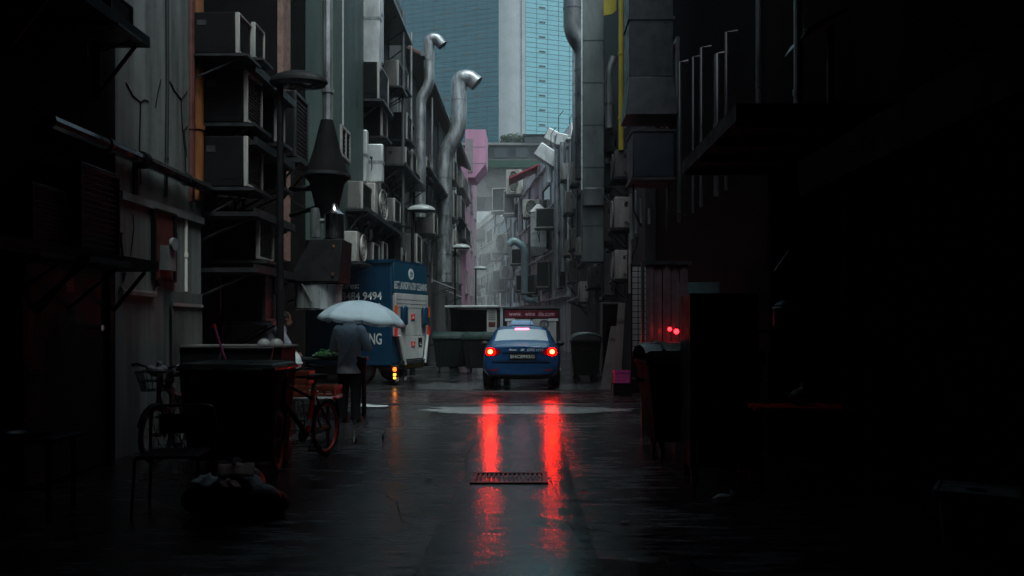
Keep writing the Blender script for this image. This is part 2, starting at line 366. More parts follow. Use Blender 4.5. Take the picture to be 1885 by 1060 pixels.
# ------------------------------------------------------------------ buildings
def building(name, label, side, y0, y1, xf, top, m, wins=(), back=7.0, eave=None, cat='building', boxes=None, wm='frame', group=None):
    g = thing(name, label, cat, (xf, (y0 + y1) / 2, 0), 0, group)
    o = Vector((xf, (y0 + y1) / 2, 0)); k = MB()
    xa, xb = (xf - back, xf) if side < 0 else (xf, xf + back)
    for b in (boxes or [(xa, xb, y0, y1, 0, top)]): k.box(b[0] - o.x, b[1] - o.x, b[2] - o.y, b[3] - o.y, b[4], b[5])
    k.build('wall', m, g)
    s = 1 if side < 0 else -1
    for (yy, zz, ww, hh) in wins:
        a, b = yy - ww / 2 - o.y, yy + ww / 2 - o.y; f = MB()
        for q in ((a - .06, a, zz - .06, zz + hh + .06), (b, b + .06, zz - .06, zz + hh + .06), (a, b, zz - .06, zz), (a, b, zz + hh, zz + hh + .06), ((a + b) / 2 - .02, (a + b) / 2 + .02, zz, zz + hh)):
            x_ = sorted((-.02 * s, .06 * s)); f.box(x_[0], x_[1], q[0], q[1], q[2], q[3])
        fo = f.build('window', M[wm], g)
        p = MB(); x_ = sorted((-.015 * s, .012 * s)); p.box(x_[0], x_[1], a, b, zz, zz + hh); p.build('pane', M['glass'], fo)
        p = MB(); x_ = sorted((0, .14 * s)); p.box(x_[0], x_[1], a - .12, b + .12, zz - .14, zz - .063); p.build('sill', M['concrete'], fo)
    if eave:
        ez, ov, rise = eave; r = MB(); d = 3.4
        r.prism([(ov * s, ez), (ov * s, ez + .1), (-d * s, ez + rise + .1), (-d * s, ez + rise)], (0, y0 - o.y - .05, 0), (1, 0, 0), (0, 0, 1), (0, y1 - y0 + .1, 0))
        n = int((y1 - y0) / .3)
        for i in range(n):
            yy = y0 - o.y + (i + .5) * (y1 - y0) / n
            r.tube([(ov * s, yy, ez + .11), (-d * s, yy, ez + rise + .11)], .07, 6)
        r.build('roof', M['roof_tile'], g)
        r = MB(); x_ = sorted(((ov + .005) * s, (ov + .14) * s)); r.box(x_[0], x_[1], y0 - o.y, y1 - o.y, ez - .02, ez + .12); r.build('gutter', M['zinc_dark'], g)
    return g
# left row
bA = building('shophouse', 'near shade-black shophouse wall with a dark service door on the left of the alley', -1, -15, 8.55, -4.5, 12, M['plaster_shade_crack'])
bB = building('shophouse', 'pale cracked plaster shophouse wall with rust streaks beside the orange pipe', -1, 8.55, 10.78, -4.498, 12, M['plaster'])
for PL, r_ in (([(258, 340), (256, 270), (258, 188), (244, 176), (231, 152)], .010), ([(258, 188), (266, 183), (273, 187)], .008), ([(341, 330), (340, 280), (335, 235), (333, 200), (333, 183), (320, 166), (312, 150)], .011), ([(333, 183), (344, 168)], .008),
               ([(345, 232), (338, 240), (344, 290)], .007), ([(286, 196), (290, 170), (296, 146)], .008), ([(240, 470), (246, 420), (244, 395)], .006), ([(322, 470), (326, 430)], .006)):
    q_ = MB(); pp_ = []
    for px_, py_ in PL: Y_ = -4.498 * F / (px_ - 975); pp_.append((.002, Y_ - 9.665, Z(py_, Y_)))
    q_.tube(pp_, r_, 5, ell=(.2, 1) if False else None); q_.build('crack', M['plaster_shade_crack'], bB)
o = Vector((-4.498, 9.665, 0))
k = MB(); k.box(0, .05, -1.05, 1.11, 2.84, 2.93); k.build('ledge', M['plaster'], bB)
k = MB(); k.box(0, .07, -1.09, 1.1, 1.88, 1.96); 
bC = building('shophouse', 'dark recessed shophouse wall behind the racks of air conditioners and kitchen hood', -1, 10.78, 17.4, -4.95, 12, M['plaster_shade_crack'], wins=[(13.2, 5.2, 1.1, 1.2), (13.2, 8.2, 1.1, 1.2)])
k = MB(); k.box(.02, .14, 1.3, 1.75, 2.75, 9.5); k.build('brick_pier', M['brick_pink'], bC)
bD = building('shophouse', 'green painted shophouse wall with a small vent above the truck bay', -1, 17.4, 19.9, -4.2, 13, M['green_wall'], boxes=[(-11, -4.2, 17.4, 19.9, 3.35, 13), (-11, -10.5, 17.4, 19.9, 0, 3.35)])
yv = 17.85 - 18.65; k = MB(); k.box(0, .05, yv - .42, yv + .42, 5.22, 5.28); k.box(0, .05, yv - .42, yv + .42, 5.86, 5.92); k.box(0, .05, yv - .42, yv - .36, 5.28, 5.86); k.box(0, .05, yv + .36, yv + .42, 5.28, 5.86); k.box(0, .05, yv - .03, yv + .03, 5.28, 5.86)
vo = k.build('vent', M['ac_white'], bD)
k = MB()
for i in range(6): k.box(.002, .03, yv - .36, yv + .36, 5.3 + i * .095, 5.34 + i * .095)
k.build('louvre', M['ac_dark'], vo)
k = MB(); k.box(.0, .03, -1.0, -.97, 5.9, 10); k.build('drain_line', M['zinc_pale'], bD)
bE = building('shophouse', 'grimy grey shophouse crowded with air conditioners above the blue truck', -1, 19.9, 28.5, -4.5, 12.6, M['grey_wall'],
    boxes=[(-11, -4.5, 19.9, 28.5, 3.35, 12.6), (-11, -4.5, 23.6, 28.5, 0, 3.35), (-11, -10.5, 19.9, 23.6, 0, 3.35)],
    wins=[(21.6, 7.6, 1.2, 1.1), (24.2, 4.7, 1.3, 1.1), (26.6, 4.7, 1.2, 1.1), (26.6, 8, 1.2, 1.3)])
bF = building('shophouse', 'brown shophouse with a red tiled roof behind the first gooseneck duct', -1, 28.5, 38.5, -4.5, 11.2, M['brown_wall'], eave=(11.25, .55, 1.9),
    wins=[(30.5, 4.4, 1.2, 1.2), (33, 4.4, 1.2, 1.2), (36, 4.4, 1.2, 1.2), (30.5, 7.8, 1.2, 1.3), (33, 7.8, 1.2, 1.3), (36, 7.8, 1.2, 1.3)])
bG = building('shophouse', 'dull grey shophouse with a red tiled roof behind the tallest gooseneck duct', -1, 38.5, 51.5, -4.45, 11.6, M['grey_wall'], eave=(11.65, .5, 1.9),
    wins=[(y, z, 1.2, 1.3) for y in (41, 44, 47, 50) for z in (4.2, 7.6)])
# pink building with its fin
bP = building('pink_building', 'pink painted building at the bend of the alley with a chamfered upper fin', -1, 51.5, 67, -4.5, 13.2, M['pink_wall'],
    wins=[(y, z, 1.3, 1.5) for y in (56, 60.5, 64.5) for z in (3.8, 7.2, 10.2)], wm='ac_white')
k = MB(); k.prism([(-.2, 15.8), (1.28, 15.8), (1.28, 13.3), (.5, 12.3), (-.2, 12.3)], (0, 57.5 - 59.25, 0), (1, 0, 0), (0, 0, 1), (0, 3.2, 0)); k.build('fin', M['pink_wall'], bP)
for z in (13.3, 14.5): MB().box(-.2, 1.29, 57.5 - 59.25 - .012, 57.5 - 59.25 - .001, z, z + .05).build('joint', M['frame'], bP)
MB().box(-.12, .35, 57.5 - 59.25 - .05, 57.5 - 59.25 - .002, 12.7, 15.1).build('shutter', M['frame'], bP)
# right row
bR1 = building('shophouse', 'shade-black walled shophouse under the dark canopy on the right of the alley', 1, -15, 8.9, 3.6, 12, M['plaster_shade_crack'])
bR2 = building('shophouse', 'very dark shophouse with vertical pipes and a boxy extraction duct', 1, 8.9, 17.2, 2.75, 12.5, M['plaster_shade_crack'], wins=[(15, 5.5, 1, 1.2)])
bR3 = building('shophouse', 'dark grey shophouse behind the yellow pipe and stacked air conditioners', 1, 17.2, 27.5, 2.52, 12.5, M['plaster_dark'], wins=[(19, 7, 1.1, 1.2), (24.5, 7, 1.1, 1.2), (24.5, 3.9, 1.1, 1.2)])
bR4 = building('shophouse', 'grey shophouse with cluttered pipes beyond the tall square duct', 1, 27.5, 44, 2.3, 12, M['grey_wall'], wins=[(y, z, 1.2, 1.2) for y in (31, 35.5, 40) for z in (4.2, 7.4)])
# blocks of the bend, set at an angle
def angled(name, label, p0, p1, top, m, rows, cols, wm='frame', depth=9):
    p0, p1 = Vector((*p0, 0)), Vector((*p1, 0)); d = (p1 - p0); ln = d.length; d.normalize(); nrm = Vector((-d.y, d.x, 0))
    if nrm.x > 0: nrm = -nrm
    g = thing(name, label, 'building', p0, math.atan2(d.y, d.x))
    s = 1 if Vector((0, 1, 0)).dot(Matrix.Rotation(-math.atan2(d.y, d.x), 3, 'Z') @ nrm) > 0 else -1
    k = MB(); a, b = sorted((0, -depth * s)); k.box(0, ln, a, b, 0, top); k.build('wall', m, g)
    for i in range(cols):
        for j in range(rows):
            xc = (i + .5) * ln / cols; z = 3.6 + j * (top - 4.4) / rows; ww = ln / cols * .3; hh = (top - 4.4) / rows * .5
            f = MB()
            for q in ((xc - ww - .1, xc - ww, z - .1, z + hh + .1), (xc + ww, xc + ww + .1, z - .1, z + hh + .1), (xc - ww, xc + ww, z - .1, z), (xc - ww, xc + ww, z + hh, z + hh + .1)):
                a, b = sorted((-.02 * s, .1 * s)); f.box(q[0], q[1], a, b, q[2], q[3])
            fo = f.build('window', M[wm], g); a, b = sorted((-.02 * s, .02 * s)); MB().box(xc - ww, xc + ww, a, b, z, z + hh).build('pane', M['glass'], fo)
        a, b = sorted((.002 * s, .25 * s))
    for j in range(rows + 1):
        z = 3.2 + j * (top - 4.0) / rows; a, b = sorted((0, .22 * s))
        MB().box(0, ln, a, b, z - .1, z).build('ledge', m, g)
    return g, p0, d, nrm
gR5, g5p, g5d, g5n = angled('shophouse', 'pale grey shophouse block at the bend hung with ducts and white air conditioners', (2.3, 44), (-3.0, 82), 12.8, mat('pale_grey_wall', (.62, .65, .65), .8, var=.4, scale=.9, streak=.8, world=True, dirt=(.24, .25, .25)), 3, 7)
gR6, g6p, g6d, g6n = angled('cream_building', 'cream four storey building closing the view beyond the bend', (-3.0, 82.05), (-9.0, 110), 14.2, M['cream_wall'], 4, 6)
k = MB(); k.box(0, 28.6, .0, 8.9, 14.2, 15.0); 
# pale wall added in place of the bright haze, and podium beyond
g = thing('pale_haze_wall', 'pale tall wall added for the bright haze under the raised podium', 'building', (-9, 150, 0))
MB().box(-12, 14, 0, 8, 0, 26).build('wall', M['white_wall'], g)
for i in range(5):
    f = MB().box(-11 + i * 5, -8.5 + i * 5, -.12, -.02, 16, 18).build('window', M['frame'], g); MB().box(-10.9 + i * 5, -8.6 + i * 5, -.14, -.125, 16.1, 17.9).build('pane', M['glass'], f)
g = thing('podium_building', 'grey raised podium with a green planted edge under the glass tower', 'building', (0, 112, 0))
k = MB(); k.box(-12, 16, 0, 14, 19.8, 25.2); k.box(-11.6, -10.4, 2, 12, 0, 19.8); k.box(13, 14.4, 2, 12, 0, 19.8); k.build('wall', M['concrete'], g)
k = MB(); k.box(-12.4, 16.4, -.6, -.01, 23.9, 24.9); k.build('planter', mat('green_planter', (.012, .05, .03), .8), g)
k = MB(); k.box(-11.5, 15.5, .6, 13, 25.2, 27.2); k.build('upper_floor', M['dark_metal'], g)
k = MB(); k.box(-12.3, 16.3, -.1, 13.4, 27.21, 27.5); k.build('roof_slab', M['frame'], g)
for i in range(9): MB().box(-11 + i * 3, -9.2 + i * 3, .48, .59, 25.5, 26.9).build('window', M['glass'], g)
g = thing('roof_pavilion', 'small dark flat roofed pavilion on the podium at the foot of the glass tower', 'pavilion', (1.2, 112, 27.5))
k = MB(); k.box(-2.2, 2.6, -.6, 5, .9, 1.1); k.build('roof', M['black_shade_metal'], g)
k = MB(); k.box(-1.9, 2.3, -.2, 4.5, 0, .9); k.build('glazing', M['glass'], g)
k = MB(); [k.box(x - .06, x + .06, -.4, -.25, 0, .9) for x in (-1.9, -.4, 1.0, 2.2)]; k.build('post', M['dark_metal'], g)
# shrubs on podium
for i, (px, sc, lab) in enumerate([(931, 1.0, 'dark clipped shrub on the podium roof just under the white column'), (945, 1.25, 'larger dark shrub on the podium roof left of the small pavilion'), (957, .9, 'small round shrub touching the podium pavilion')]):
    g = thing('roof_shrub', lab, 'shrub', (X(px, 112), 113, 27.5)); k = MB()
    for j in range(420):
        a = random.random() * 2 * pi; r = (random.random() ** .5) * .95 * sc; h = random.random() * 1.3 * sc * (1 - .4 * (r / sc) ** 2) + .1
        c = Vector((r * cos(a), r * sin(a), h)); u = Vector((random.uniform(-1, 1), random.uniform(-1, 1), random.uniform(-1, 1))).normalized() * .13; v = u.orthogonal().normalized() * .09
        k.add([c - u, c + v, c + u, c - v], [(0, 1, 2, 3)])
    k.build('foliage', M['leaf'], g, smooth=0); MB().tube([(0, 0, 0), (0, 0, .6)], .06).build('stem', M['wood'], g)

# ------------------------------------------------------------------ glass tower
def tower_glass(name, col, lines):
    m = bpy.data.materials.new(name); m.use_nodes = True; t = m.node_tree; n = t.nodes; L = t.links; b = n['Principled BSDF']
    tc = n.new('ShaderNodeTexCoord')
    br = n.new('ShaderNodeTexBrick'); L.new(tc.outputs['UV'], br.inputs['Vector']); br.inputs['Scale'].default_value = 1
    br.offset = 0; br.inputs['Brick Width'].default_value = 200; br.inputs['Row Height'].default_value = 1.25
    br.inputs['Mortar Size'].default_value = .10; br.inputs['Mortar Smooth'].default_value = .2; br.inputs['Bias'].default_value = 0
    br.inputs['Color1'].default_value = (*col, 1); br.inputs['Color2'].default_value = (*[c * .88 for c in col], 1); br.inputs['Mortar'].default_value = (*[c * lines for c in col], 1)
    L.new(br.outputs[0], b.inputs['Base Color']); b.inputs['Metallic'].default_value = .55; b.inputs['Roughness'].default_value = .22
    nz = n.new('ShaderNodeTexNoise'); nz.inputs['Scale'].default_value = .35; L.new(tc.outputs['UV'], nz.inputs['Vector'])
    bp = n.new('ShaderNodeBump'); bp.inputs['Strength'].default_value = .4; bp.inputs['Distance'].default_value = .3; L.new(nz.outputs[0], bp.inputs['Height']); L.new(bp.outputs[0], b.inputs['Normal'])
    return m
TY = 200.0; TH = 100.0
tw = thing('glass_tower', 'tall teal glass office tower with a pale rounded corner column', 'tower', (0, TY, 0))
xa, xb = X(918, TY), X(967, TY); ang = radians(18)
def facade(x0, y0, sgn, ln, m, name):
    dx, dy = sgn * cos(ang), sin(ang); me = bpy.data.meshes.new(name)
    me.from_pydata([(x0, y0, 0), (x0 + dx * ln, y0 + dy * ln, 0), (x0 + dx * ln, y0 + dy * ln, TH), (x0, y0, TH), (x0 - sgn * 0, y0 + 20, 0), (x0 + dx * ln, y0 + dy * ln + 20, 0), (x0 + dx * ln, y0 + dy * ln + 20, TH), (x0, y0 + 20, TH)], [],
        [(0, 1, 2, 3), (1, 5, 6, 2), (5, 4, 7, 6), (4, 0, 3, 7), (3, 2, 6, 7)])
    uv = me.uv_layers.new(name='UVMap')
    for p in me.polygons:
        for li, q in zip(p.loop_indices, [(0, 0), (ln, 0), (ln, TH), (0, TH)]): uv.data[li].uv = q
    bm = bmesh.new(); bm.from_mesh(me); bmesh.ops.recalc_face_normals(bm, faces=bm.faces); bm.to_mesh(me); bm.free()
    me.materials.append(m); o = bpy.data.objects.new(name, me); C.objects.link(o); o.parent = tw
    sl = MB(); nx, ny = sgn * sin(ang), -cos(ang)
    for c in range(1, int(ln / 9)):
        for r in range(8, int(TH / 3.75)):
            t = c * 9 - 3.5 + (3.2 if sgn < 0 and r % 2 else 0) - (1.0 if sgn > 0 else 0); z = r * 3.75 + .25
            if sgn > 0 and c % 2 == 0: continue
            p = Vector((x0 + dx * t, y0 + dy * t, z)); u = Vector((dx, dy, 0)); nn = Vector((nx, ny, 0))
            sl.prism([(-.85, 0), (.85, 0), (.85, .4), (-.85, .4)], p - nn * .05, u, (0, 0, 1), nn * .12)
    sl.build('vent_slot', M['grille'], o)['kind'] = 'stuff'
    nn = Vector((nx, ny, 0)); u = Vector((dx, dy, 0))
    for c in range(1, int(ln / 1.5)):
        big = c % 2 == 0; p = Vector((x0 + dx * c * 1.5, y0 + dy * c * 1.5, 0)); w_ = .03
        MB().prism([(-w_, 0), (w_, 0), (w_, .16), (-w_, .16)], p - nn * .02, u, nn, (0, 0, TH - .2)).build('mullion', m, o) if big else None
    return o
    return o
facade(xb + .02, .3, 1, 26, tower_glass('tower_glass_lit', (.26, .57, .63), .3), 'glass_facade')  # brightness of the lit face put into a paler base colour
facade(xa - .02, .3, -1, 34, tower_glass('tower_glass_shaded', (.016, .115, .155), .25), 'glass_facade')  # same glass, with the shaded face's darkness put into the base colour
k = MB(); wv = xb - xa
prof = [(xa, .25)] + [(xa + wv * t, -.9 * sin(pi * t) + .25 * (1 - t)) for t in (.12, .24, .36, .48, .6, .72, .84)] + [(xb - .9, -.25), (xb - .9, -.9), (xb, -.9), (xb, .3), (xb, 8), (xa, 8)]
k.prism(prof, (0, 0, 0), (1, 0, 0), (0, 1, 0), (0, 0, TH)); 
m = mat('tower_column', (.40, .43, .44), .4, metal=.2, var=.12, scale=.25)
k.build('corner_column', m, tw, smooth=30)

# ------------------------------------------------------------------ air conditioners
ACG = 'air conditioner units hung along the alley walls'
def ac_proto(name, body, frame, kind):
    g = thing(name, 'x', 'air conditioner'); g['group'] = ACG      # wall at x=0, front at x=.36, y -.425...425, z 0...64
    k = MB(); k.box(0, .34, -.42, .42, .01, .64); k.build('casing', body, g, bevel=.012)
    k = MB()
    for sgn in (-1, 1):
        k = MB(); k.box(.05, .12, sgn * .4215 - .004, sgn * .4215 + .004, .44, .52); k.build('handle_recess', M['grille'], g)
    k = MB(); k.box(.16, .30, -.4245, -.4175, .10, .30); k.build('service_cover', body, g, bevel=.003)
    k = MB()
    if kind == 'fan':
        ring = [(.371, .275 * cos(t), .33 + .275 * sin(t)) for t in [2 * pi * i / 24 for i in range(25)]]
        k.tube(ring, .014, 6, cap=False)
        for r in (.08, .14, .2): k.tube([(.372, r * cos(t), .33 + r * sin(t)) for t in [2 * pi * i / 20 for i in range(21)]], .006, 5, cap=False)
        for i in range(8): t = pi * i / 4; k.tube([(.372, .03 * cos(t), .33 + .03 * sin(t)), (.372, .275 * cos(t), .33 + .275 * sin(t))], .006, 5)
        gr = k.build('fan_grille', frame, g)
        f = MB(); f.lathe([(.001, .352), (.265, .352), (.265, .345), (.001, .345)], (0, 0, .33), 24, 'X'); f.build('fan_opening', M['grille'], gr)
    else:
        for q in ((-.42, -.385, .01, .64), (.385, .42, .01, .64), (-.385, .385, .01, .045), (-.385, .385, .605, .64)): k.box(.341, .375, *q)
        gr = k.build('front_frame', frame, g, bevel=.006)
        f = MB(); f.box(.341, .347, -.385, .385, .045, .605)
        for i in range(13): f.box(.347, .362, -.38, .38, .075 + i * .04, .088 + i * .04)
        f.build('grille', M['grille'], gr)
    k = MB()
    k.box(-.02, .44, -.46, .46, -.045, -.003)
    for sgn in (-1, 1): k.tube([(-.02, sgn * .34, -.4), (.38, sgn * .34, -.05)], .014, 6); k.box(-.02, .005, sgn * .34 - .02, sgn * .34 + .02, -.42, -.046)
    k.build('bracket', M['dark_metal'], g)
    k = MB(); k.tube([(.1, .42, .12), (.08, .50, .12), (0, .54, .05), (-.1, .55, -.25)], .018, 6); k.build('hose', M['dark_metal'], g)
    return g
protos = {'fan': ac_proto('air_conditioner', M['ac_white'], M['ac_white'], 'fan'),
          'lou': ac_proto('air_conditioner', M['ac_grey'], M['ac_white'], 'lou'),
          'dark': ac_proto('air_conditioner', M['ac_dark'], M['ac_white'], 'lou'),
          'black': ac_proto('air_conditioner', M['ac_dark'], M['dark_metal'], 'lou'),
          'grey': ac_proto('air_conditioner', M['ac_grey'], M['ac_grey'], 'fan')}
used = set()
def ac(kind, loc, rz, sc, label):
    p = protos[kind]
    if kind in used: o = copy_tree(p)
    else: o = p; used.add(kind)
    o.location = loc; o.rotation_euler = (0, 0, rz); o.scale = sc; o['label'] = label; o['group'] = ACG
    return o
def acL(kind, pn, pf, yt, yb, label, xf=-3.85, depth=None):
    y0, y1 = xf * F / (pn - 975), xf * F / (pf - 975); zt, zb = Z(yt, y0), Z(yb, y0)
    d = depth or (xf + 4.5)
    return ac(kind, (xf - d, (y0 + y1) / 2, zb), 0, (d / .375, (y1 - y0) / .84, (zt - zb) / .64), label)
def acR(kind, p0, p1, yt, yb, Y, label, wid=.85):           # side face seen at p0..p1
    x0, x1 = X(p0, Y), X(p1, Y); zt, zb = Z(yt, Y), Z(yb, Y)
    return ac(kind, (x1, Y + wid / 2, zb), pi, ((x1 - x0) / .375, wid / .84, (zt - zb) / .64), label)
L = 'air conditioner '
acL('dark', 441, 465, 22, 98, 'dark air conditioner with a thin pale front frame at the top of the near rack')
acL('dark', 470, 488, 40, 106, 'dark air conditioner with the brightest rim, second in the top row of the near rack')
acL('dark', 456, 484, 128, 226, 'dark pale framed air conditioner below the top row of the near rack')
acL('dark', 456, 485, 250, 344, 'dark pale framed air conditioner halfway down the near rack')
acL('dark', 478, 505, 386, 478, 'pale framed air conditioner beside the lamp post, low in the near rack')
acL('black', 489, 507, 502, 592, 'lowest dark air conditioner of the near rack, behind the lamp post')
acL('dark', 511, 525, 158, 262, 'dark air conditioner with a white lit edge just under the near lamp head')
acL('black', 545, 568, 166, 290, 'dark tall air conditioner hanging right of the near lamp post', depth=.5)
acL('black', 512, 527, 276, 345, 'small dark air conditioner behind the lamp post beside the pink brick pier')
acL('dark', 698, 716, 113, 182, 'dark air conditioner with a bright rim beside the pale trunking')
acL('lou', 734, 743, 110, 158, 'near one of two pale air conditioners high up beside the dark tiled roof')
acL('lou', 745, 752, 122, 163, 'far one of two pale air conditioners high up beside the dark tiled roof')
acL('dark', 704, 714, 196, 250, 'dark air conditioner directly below the bright rimmed one')
acL('dark', 750, 759, 206, 256, 'dark tall air conditioner left of the first gooseneck duct')
acL('lou', 748, 758, 270, 312, 'pale barred air conditioner in the row left of the first gooseneck pipe')
acL('lou', 760, 768, 276, 316, 'pale barred air conditioner tucked against the first gooseneck pipe')
acL('lou', 668, 686, 333, 390, 'brownish grey air conditioner above the truck, nearest on the long ledge')
acL('fan', 695, 717, 336, 402, 'pale green grey air conditioner with round fans, second on the long ledge')
acL('lou', 727, 738, 364, 408, 'grey air conditioner at the far end of the long ledge')
acL('black', 744, 752, 378, 412, 'dark small air conditioner left of the second lamp')
acL('fan', 662, 677, 425, 482, 'slatted beige air conditioner right above the near end of the truck roof')
acL('lou', 688, 699, 446, 484, 'low grey air conditioner above the middle of the truck roof')
acL('lou', 706, 714, 444, 484, 'low brown grey air conditioner above the rear edge of the truck roof')
acL('black', 729, 738, 430, 482, 'dark air conditioner just above the round logo of the truck')
acL('lou', 741, 748, 456, 484, 'small pale vented air conditioner at the rear corner of the truck roof')
acL('lou', 768, 777, 430, 484, 'tall grey air conditioner left of the tallest duct')
acL('black', 780, 789, 440, 500, 'dark air conditioner beside the tallest duct, at truck roof level')
acL('lou', 786, 793, 288, 325, 'grey air conditioner between the two gooseneck ducts, upper one')
acL('black', 789, 797, 340, 380, 'dark air conditioner between the two gooseneck ducts, lower one')
acL('lou', 800, 806, 390, 430, 'small grey air conditioner behind the second lamp')
acL('fan', 852, 865, 313, 346, 'pale air conditioner on the pink building under its fin', xf=-4.1)
acL('lou', 849, 857, 360, 400, 'pale air conditioner on the pink building, at mid height', xf=-4.1)
acL('lou', 857, 867, 412, 440, 'pale air conditioner low on the pink building', xf=-4.1)
acL('lou', 836, 842, 290, 330, 'whitish air conditioner right of the tallest duct, upper one', xf=-4.0)
acL('lou', 836, 842, 350, 400, 'whitish air conditioner right of the tallest duct, middle one', xf=-4.0)
acL('fan', 837, 844, 420, 462, 'whitish air conditioner right of the tallest duct, lowest one', xf=-4.0)
# on the near dark wall
acL('black', 150, 222, 296, 470, 'large black air conditioner above the service door, next to the pale wall', xf=-3.98)
acL('black', 60, 122, 334, 462, 'black air conditioner above the service door, farther from the pale wall', xf=-4.05)
acL('black', 205, 246, -20, 42, 'black air conditioner standing on the high overhead slab', xf=-4.05)
# right side: their flanks face the viewer
acR('grey', 1130, 1157, 275, 326, 20, 'grey air conditioner at the foot of the yellow pipe')
acR('grey', 1110, 1129, 300, 346, 24, 'weathered air conditioner left of and below the yellow pipe foot')
acR('fan', 1129, 1159, 362, 420, 19.5, 'pale box air conditioner below the blue black box, beside thin pipes')
acR('grey', 1101, 1127, 370, 446, 22.5, 'tall grey air conditioner left of the pale box unit')
acR('fan', 1130, 1155, 460, 514, 19.5, 'lower pale air conditioner left of the barred gate')
acR('grey', 1111, 1130, 466, 545, 22.5, 'tall narrow grey air conditioner beside the lower pale unit')
acR('grey', 1109, 1131, 236, 276, 23, 'small dark air conditioner beside the yellow pipe, highest of its column')
acR('grey', 1050, 1066, 420, 458, 33, 'small grey air conditioner far along the right wall, under the square duct')
acR('grey', 1046, 1062, 480, 520, 34, 'small grey air conditioner low on the right wall beyond the square duct')
acR('lou', 1040, 1056, 352, 392, 37, 'pale air conditioner far along the right wall beside the capped duct')
for a_ in (('fan', 1066, 1082, 518, 556, 27, 'pale air conditioner low on the right wall under the square duct'), ('lou', 1052, 1066, 298, 338, 33, 'grey air conditioner high beside the domed duct'), ('fan', 1040, 1054, 440, 470, 38, 'small pale air conditioner far right of the teal pipe'),
           ('grey', 1084, 1104, 490, 530, 24, 'grey air conditioner at the foot of the square duct'), ('fan', 1034, 1047, 300, 330, 42, 'pale air conditioner under the rounded roof cowl'), ('lou', 1030, 1042, 396, 426, 44, 'pale air conditioner between the twin ducts and the right wall'),
           ('lou', 1101, 1117, 180, 222, 24, 'dim air conditioner high behind the yellow pipe'), ('fan', 1062, 1076, 436, 470, 29, 'grey air conditioner left of the square duct foot')): acR(*a_)
# on the bend block: fronts face the viewer's left
def acB(kind, t, px, yt, yb, w, label, out=.02, dep=1.0):
    p = g5p + g5d * t; Y = p.y; zb, zt = Z(yb, Y), Z(yt, Y)
    w *= .62; dep = .8
    return ac(kind, p + g5n * (w / 2 + .1) + Vector((0, dep, zb)), -pi / 2 - .18, (dep / .375, w / .84, (zt - zb) / .64), label)
acB('fan', 20, 985, 312, 358, 2.0, 'large white air conditioner with dark louvres high on the bend block')
acB('lou', 31, 935, 346, 390, 2.2, 'white box air conditioner jutting over the cream building')
acB('fan', 30, 935, 430, 466, 2.2, 'white air conditioner below the jutting white box')
acB('lou', 32, 930, 498, 536, 2.0, 'lowest white air conditioner in front of the cream building')
acB('lou', 12, 1000, 505, 540, 1.6, 'large dark fronted air conditioner low on the bend block, behind the teal pipe')
acB('fan', 8, 1018, 420, 455, 1.4, 'pale air conditioner on the bend block beside the twin ducts')
acB('lou', 6, 1020, 480, 530, 1.3, 'dark fronted air conditioner low on the bend block near the corner')
acB('lou', 24, 965, 350, 395, 1.6, 'grey air conditioner between the two large white boxes on the bend block')
# long ledges that carry rows of units
def ledge(label, y0, y1, x0, x1, z, m='dark_metal'):
    g = thing('steel_ledge', label, 'ledge', (x0, (y0 + y1) / 2, z), 0, 'steel ledges that carry air conditioners')
    h = (y1 - y0) / 2; k = MB(); k.box(0, x1 - x0, -h, h, -.06, 0); k.box(x1 - x0 - .04, x1 - x0, -h, h, .001, .05); k.build('shelf', M[m], g)
    n = max(2, int((y1 - y0) / 1.2) + 1)
    for i in range(n): yy = -h + .1 + i * (2 * h - .2) / (n - 1); k = MB(); k.tube([(.02, yy, -.55), (x1 - x0 - .1, yy, -.07)], .02, 6); k.box(0, .03, yy - .025, yy + .025, -.6, -.061); k.build('strut', M[m], g)
for (z, lab) in ((5.0, 'top ledge of the near rack'), (4.0, 'second ledge of the near rack'), (3.02, 'third ledge of the near rack'), (2.25, 'lowest ledge of the near rack')):
    ledge('dark steel ' + lab, 10.8, 12.6, -4.93, -3.75, z)
ledge('long grey ledge carrying two air conditioners above the truck', 17.9, 23.0, -4.19, -3.7, Z(396, 19))
ledge('long ledge left of the first gooseneck duct under barred units', 23.6, 28.2, -4.49, -3.7, Z(318, 25))
ledge('far ledge between the two gooseneck ducts', 29.2, 37, -4.49, -3.7, Z(332, 32))
ledge('broad slab over the service door, seen from below', 2.5, 8.3, -4.49, -4.0, 4.44, 'black_shade_metal')
ledge('black shelf over the service door carrying two air conditioners', 5.8, 8.45, -4.49, -3.98, Z(478, 7.6), 'black_shade_metal')
ledge('ledge with a bright edge at the very top left of the tower', 21.5, 25.2, -4.49, -3.75, Z(40, 23.4), 'zinc_dark')

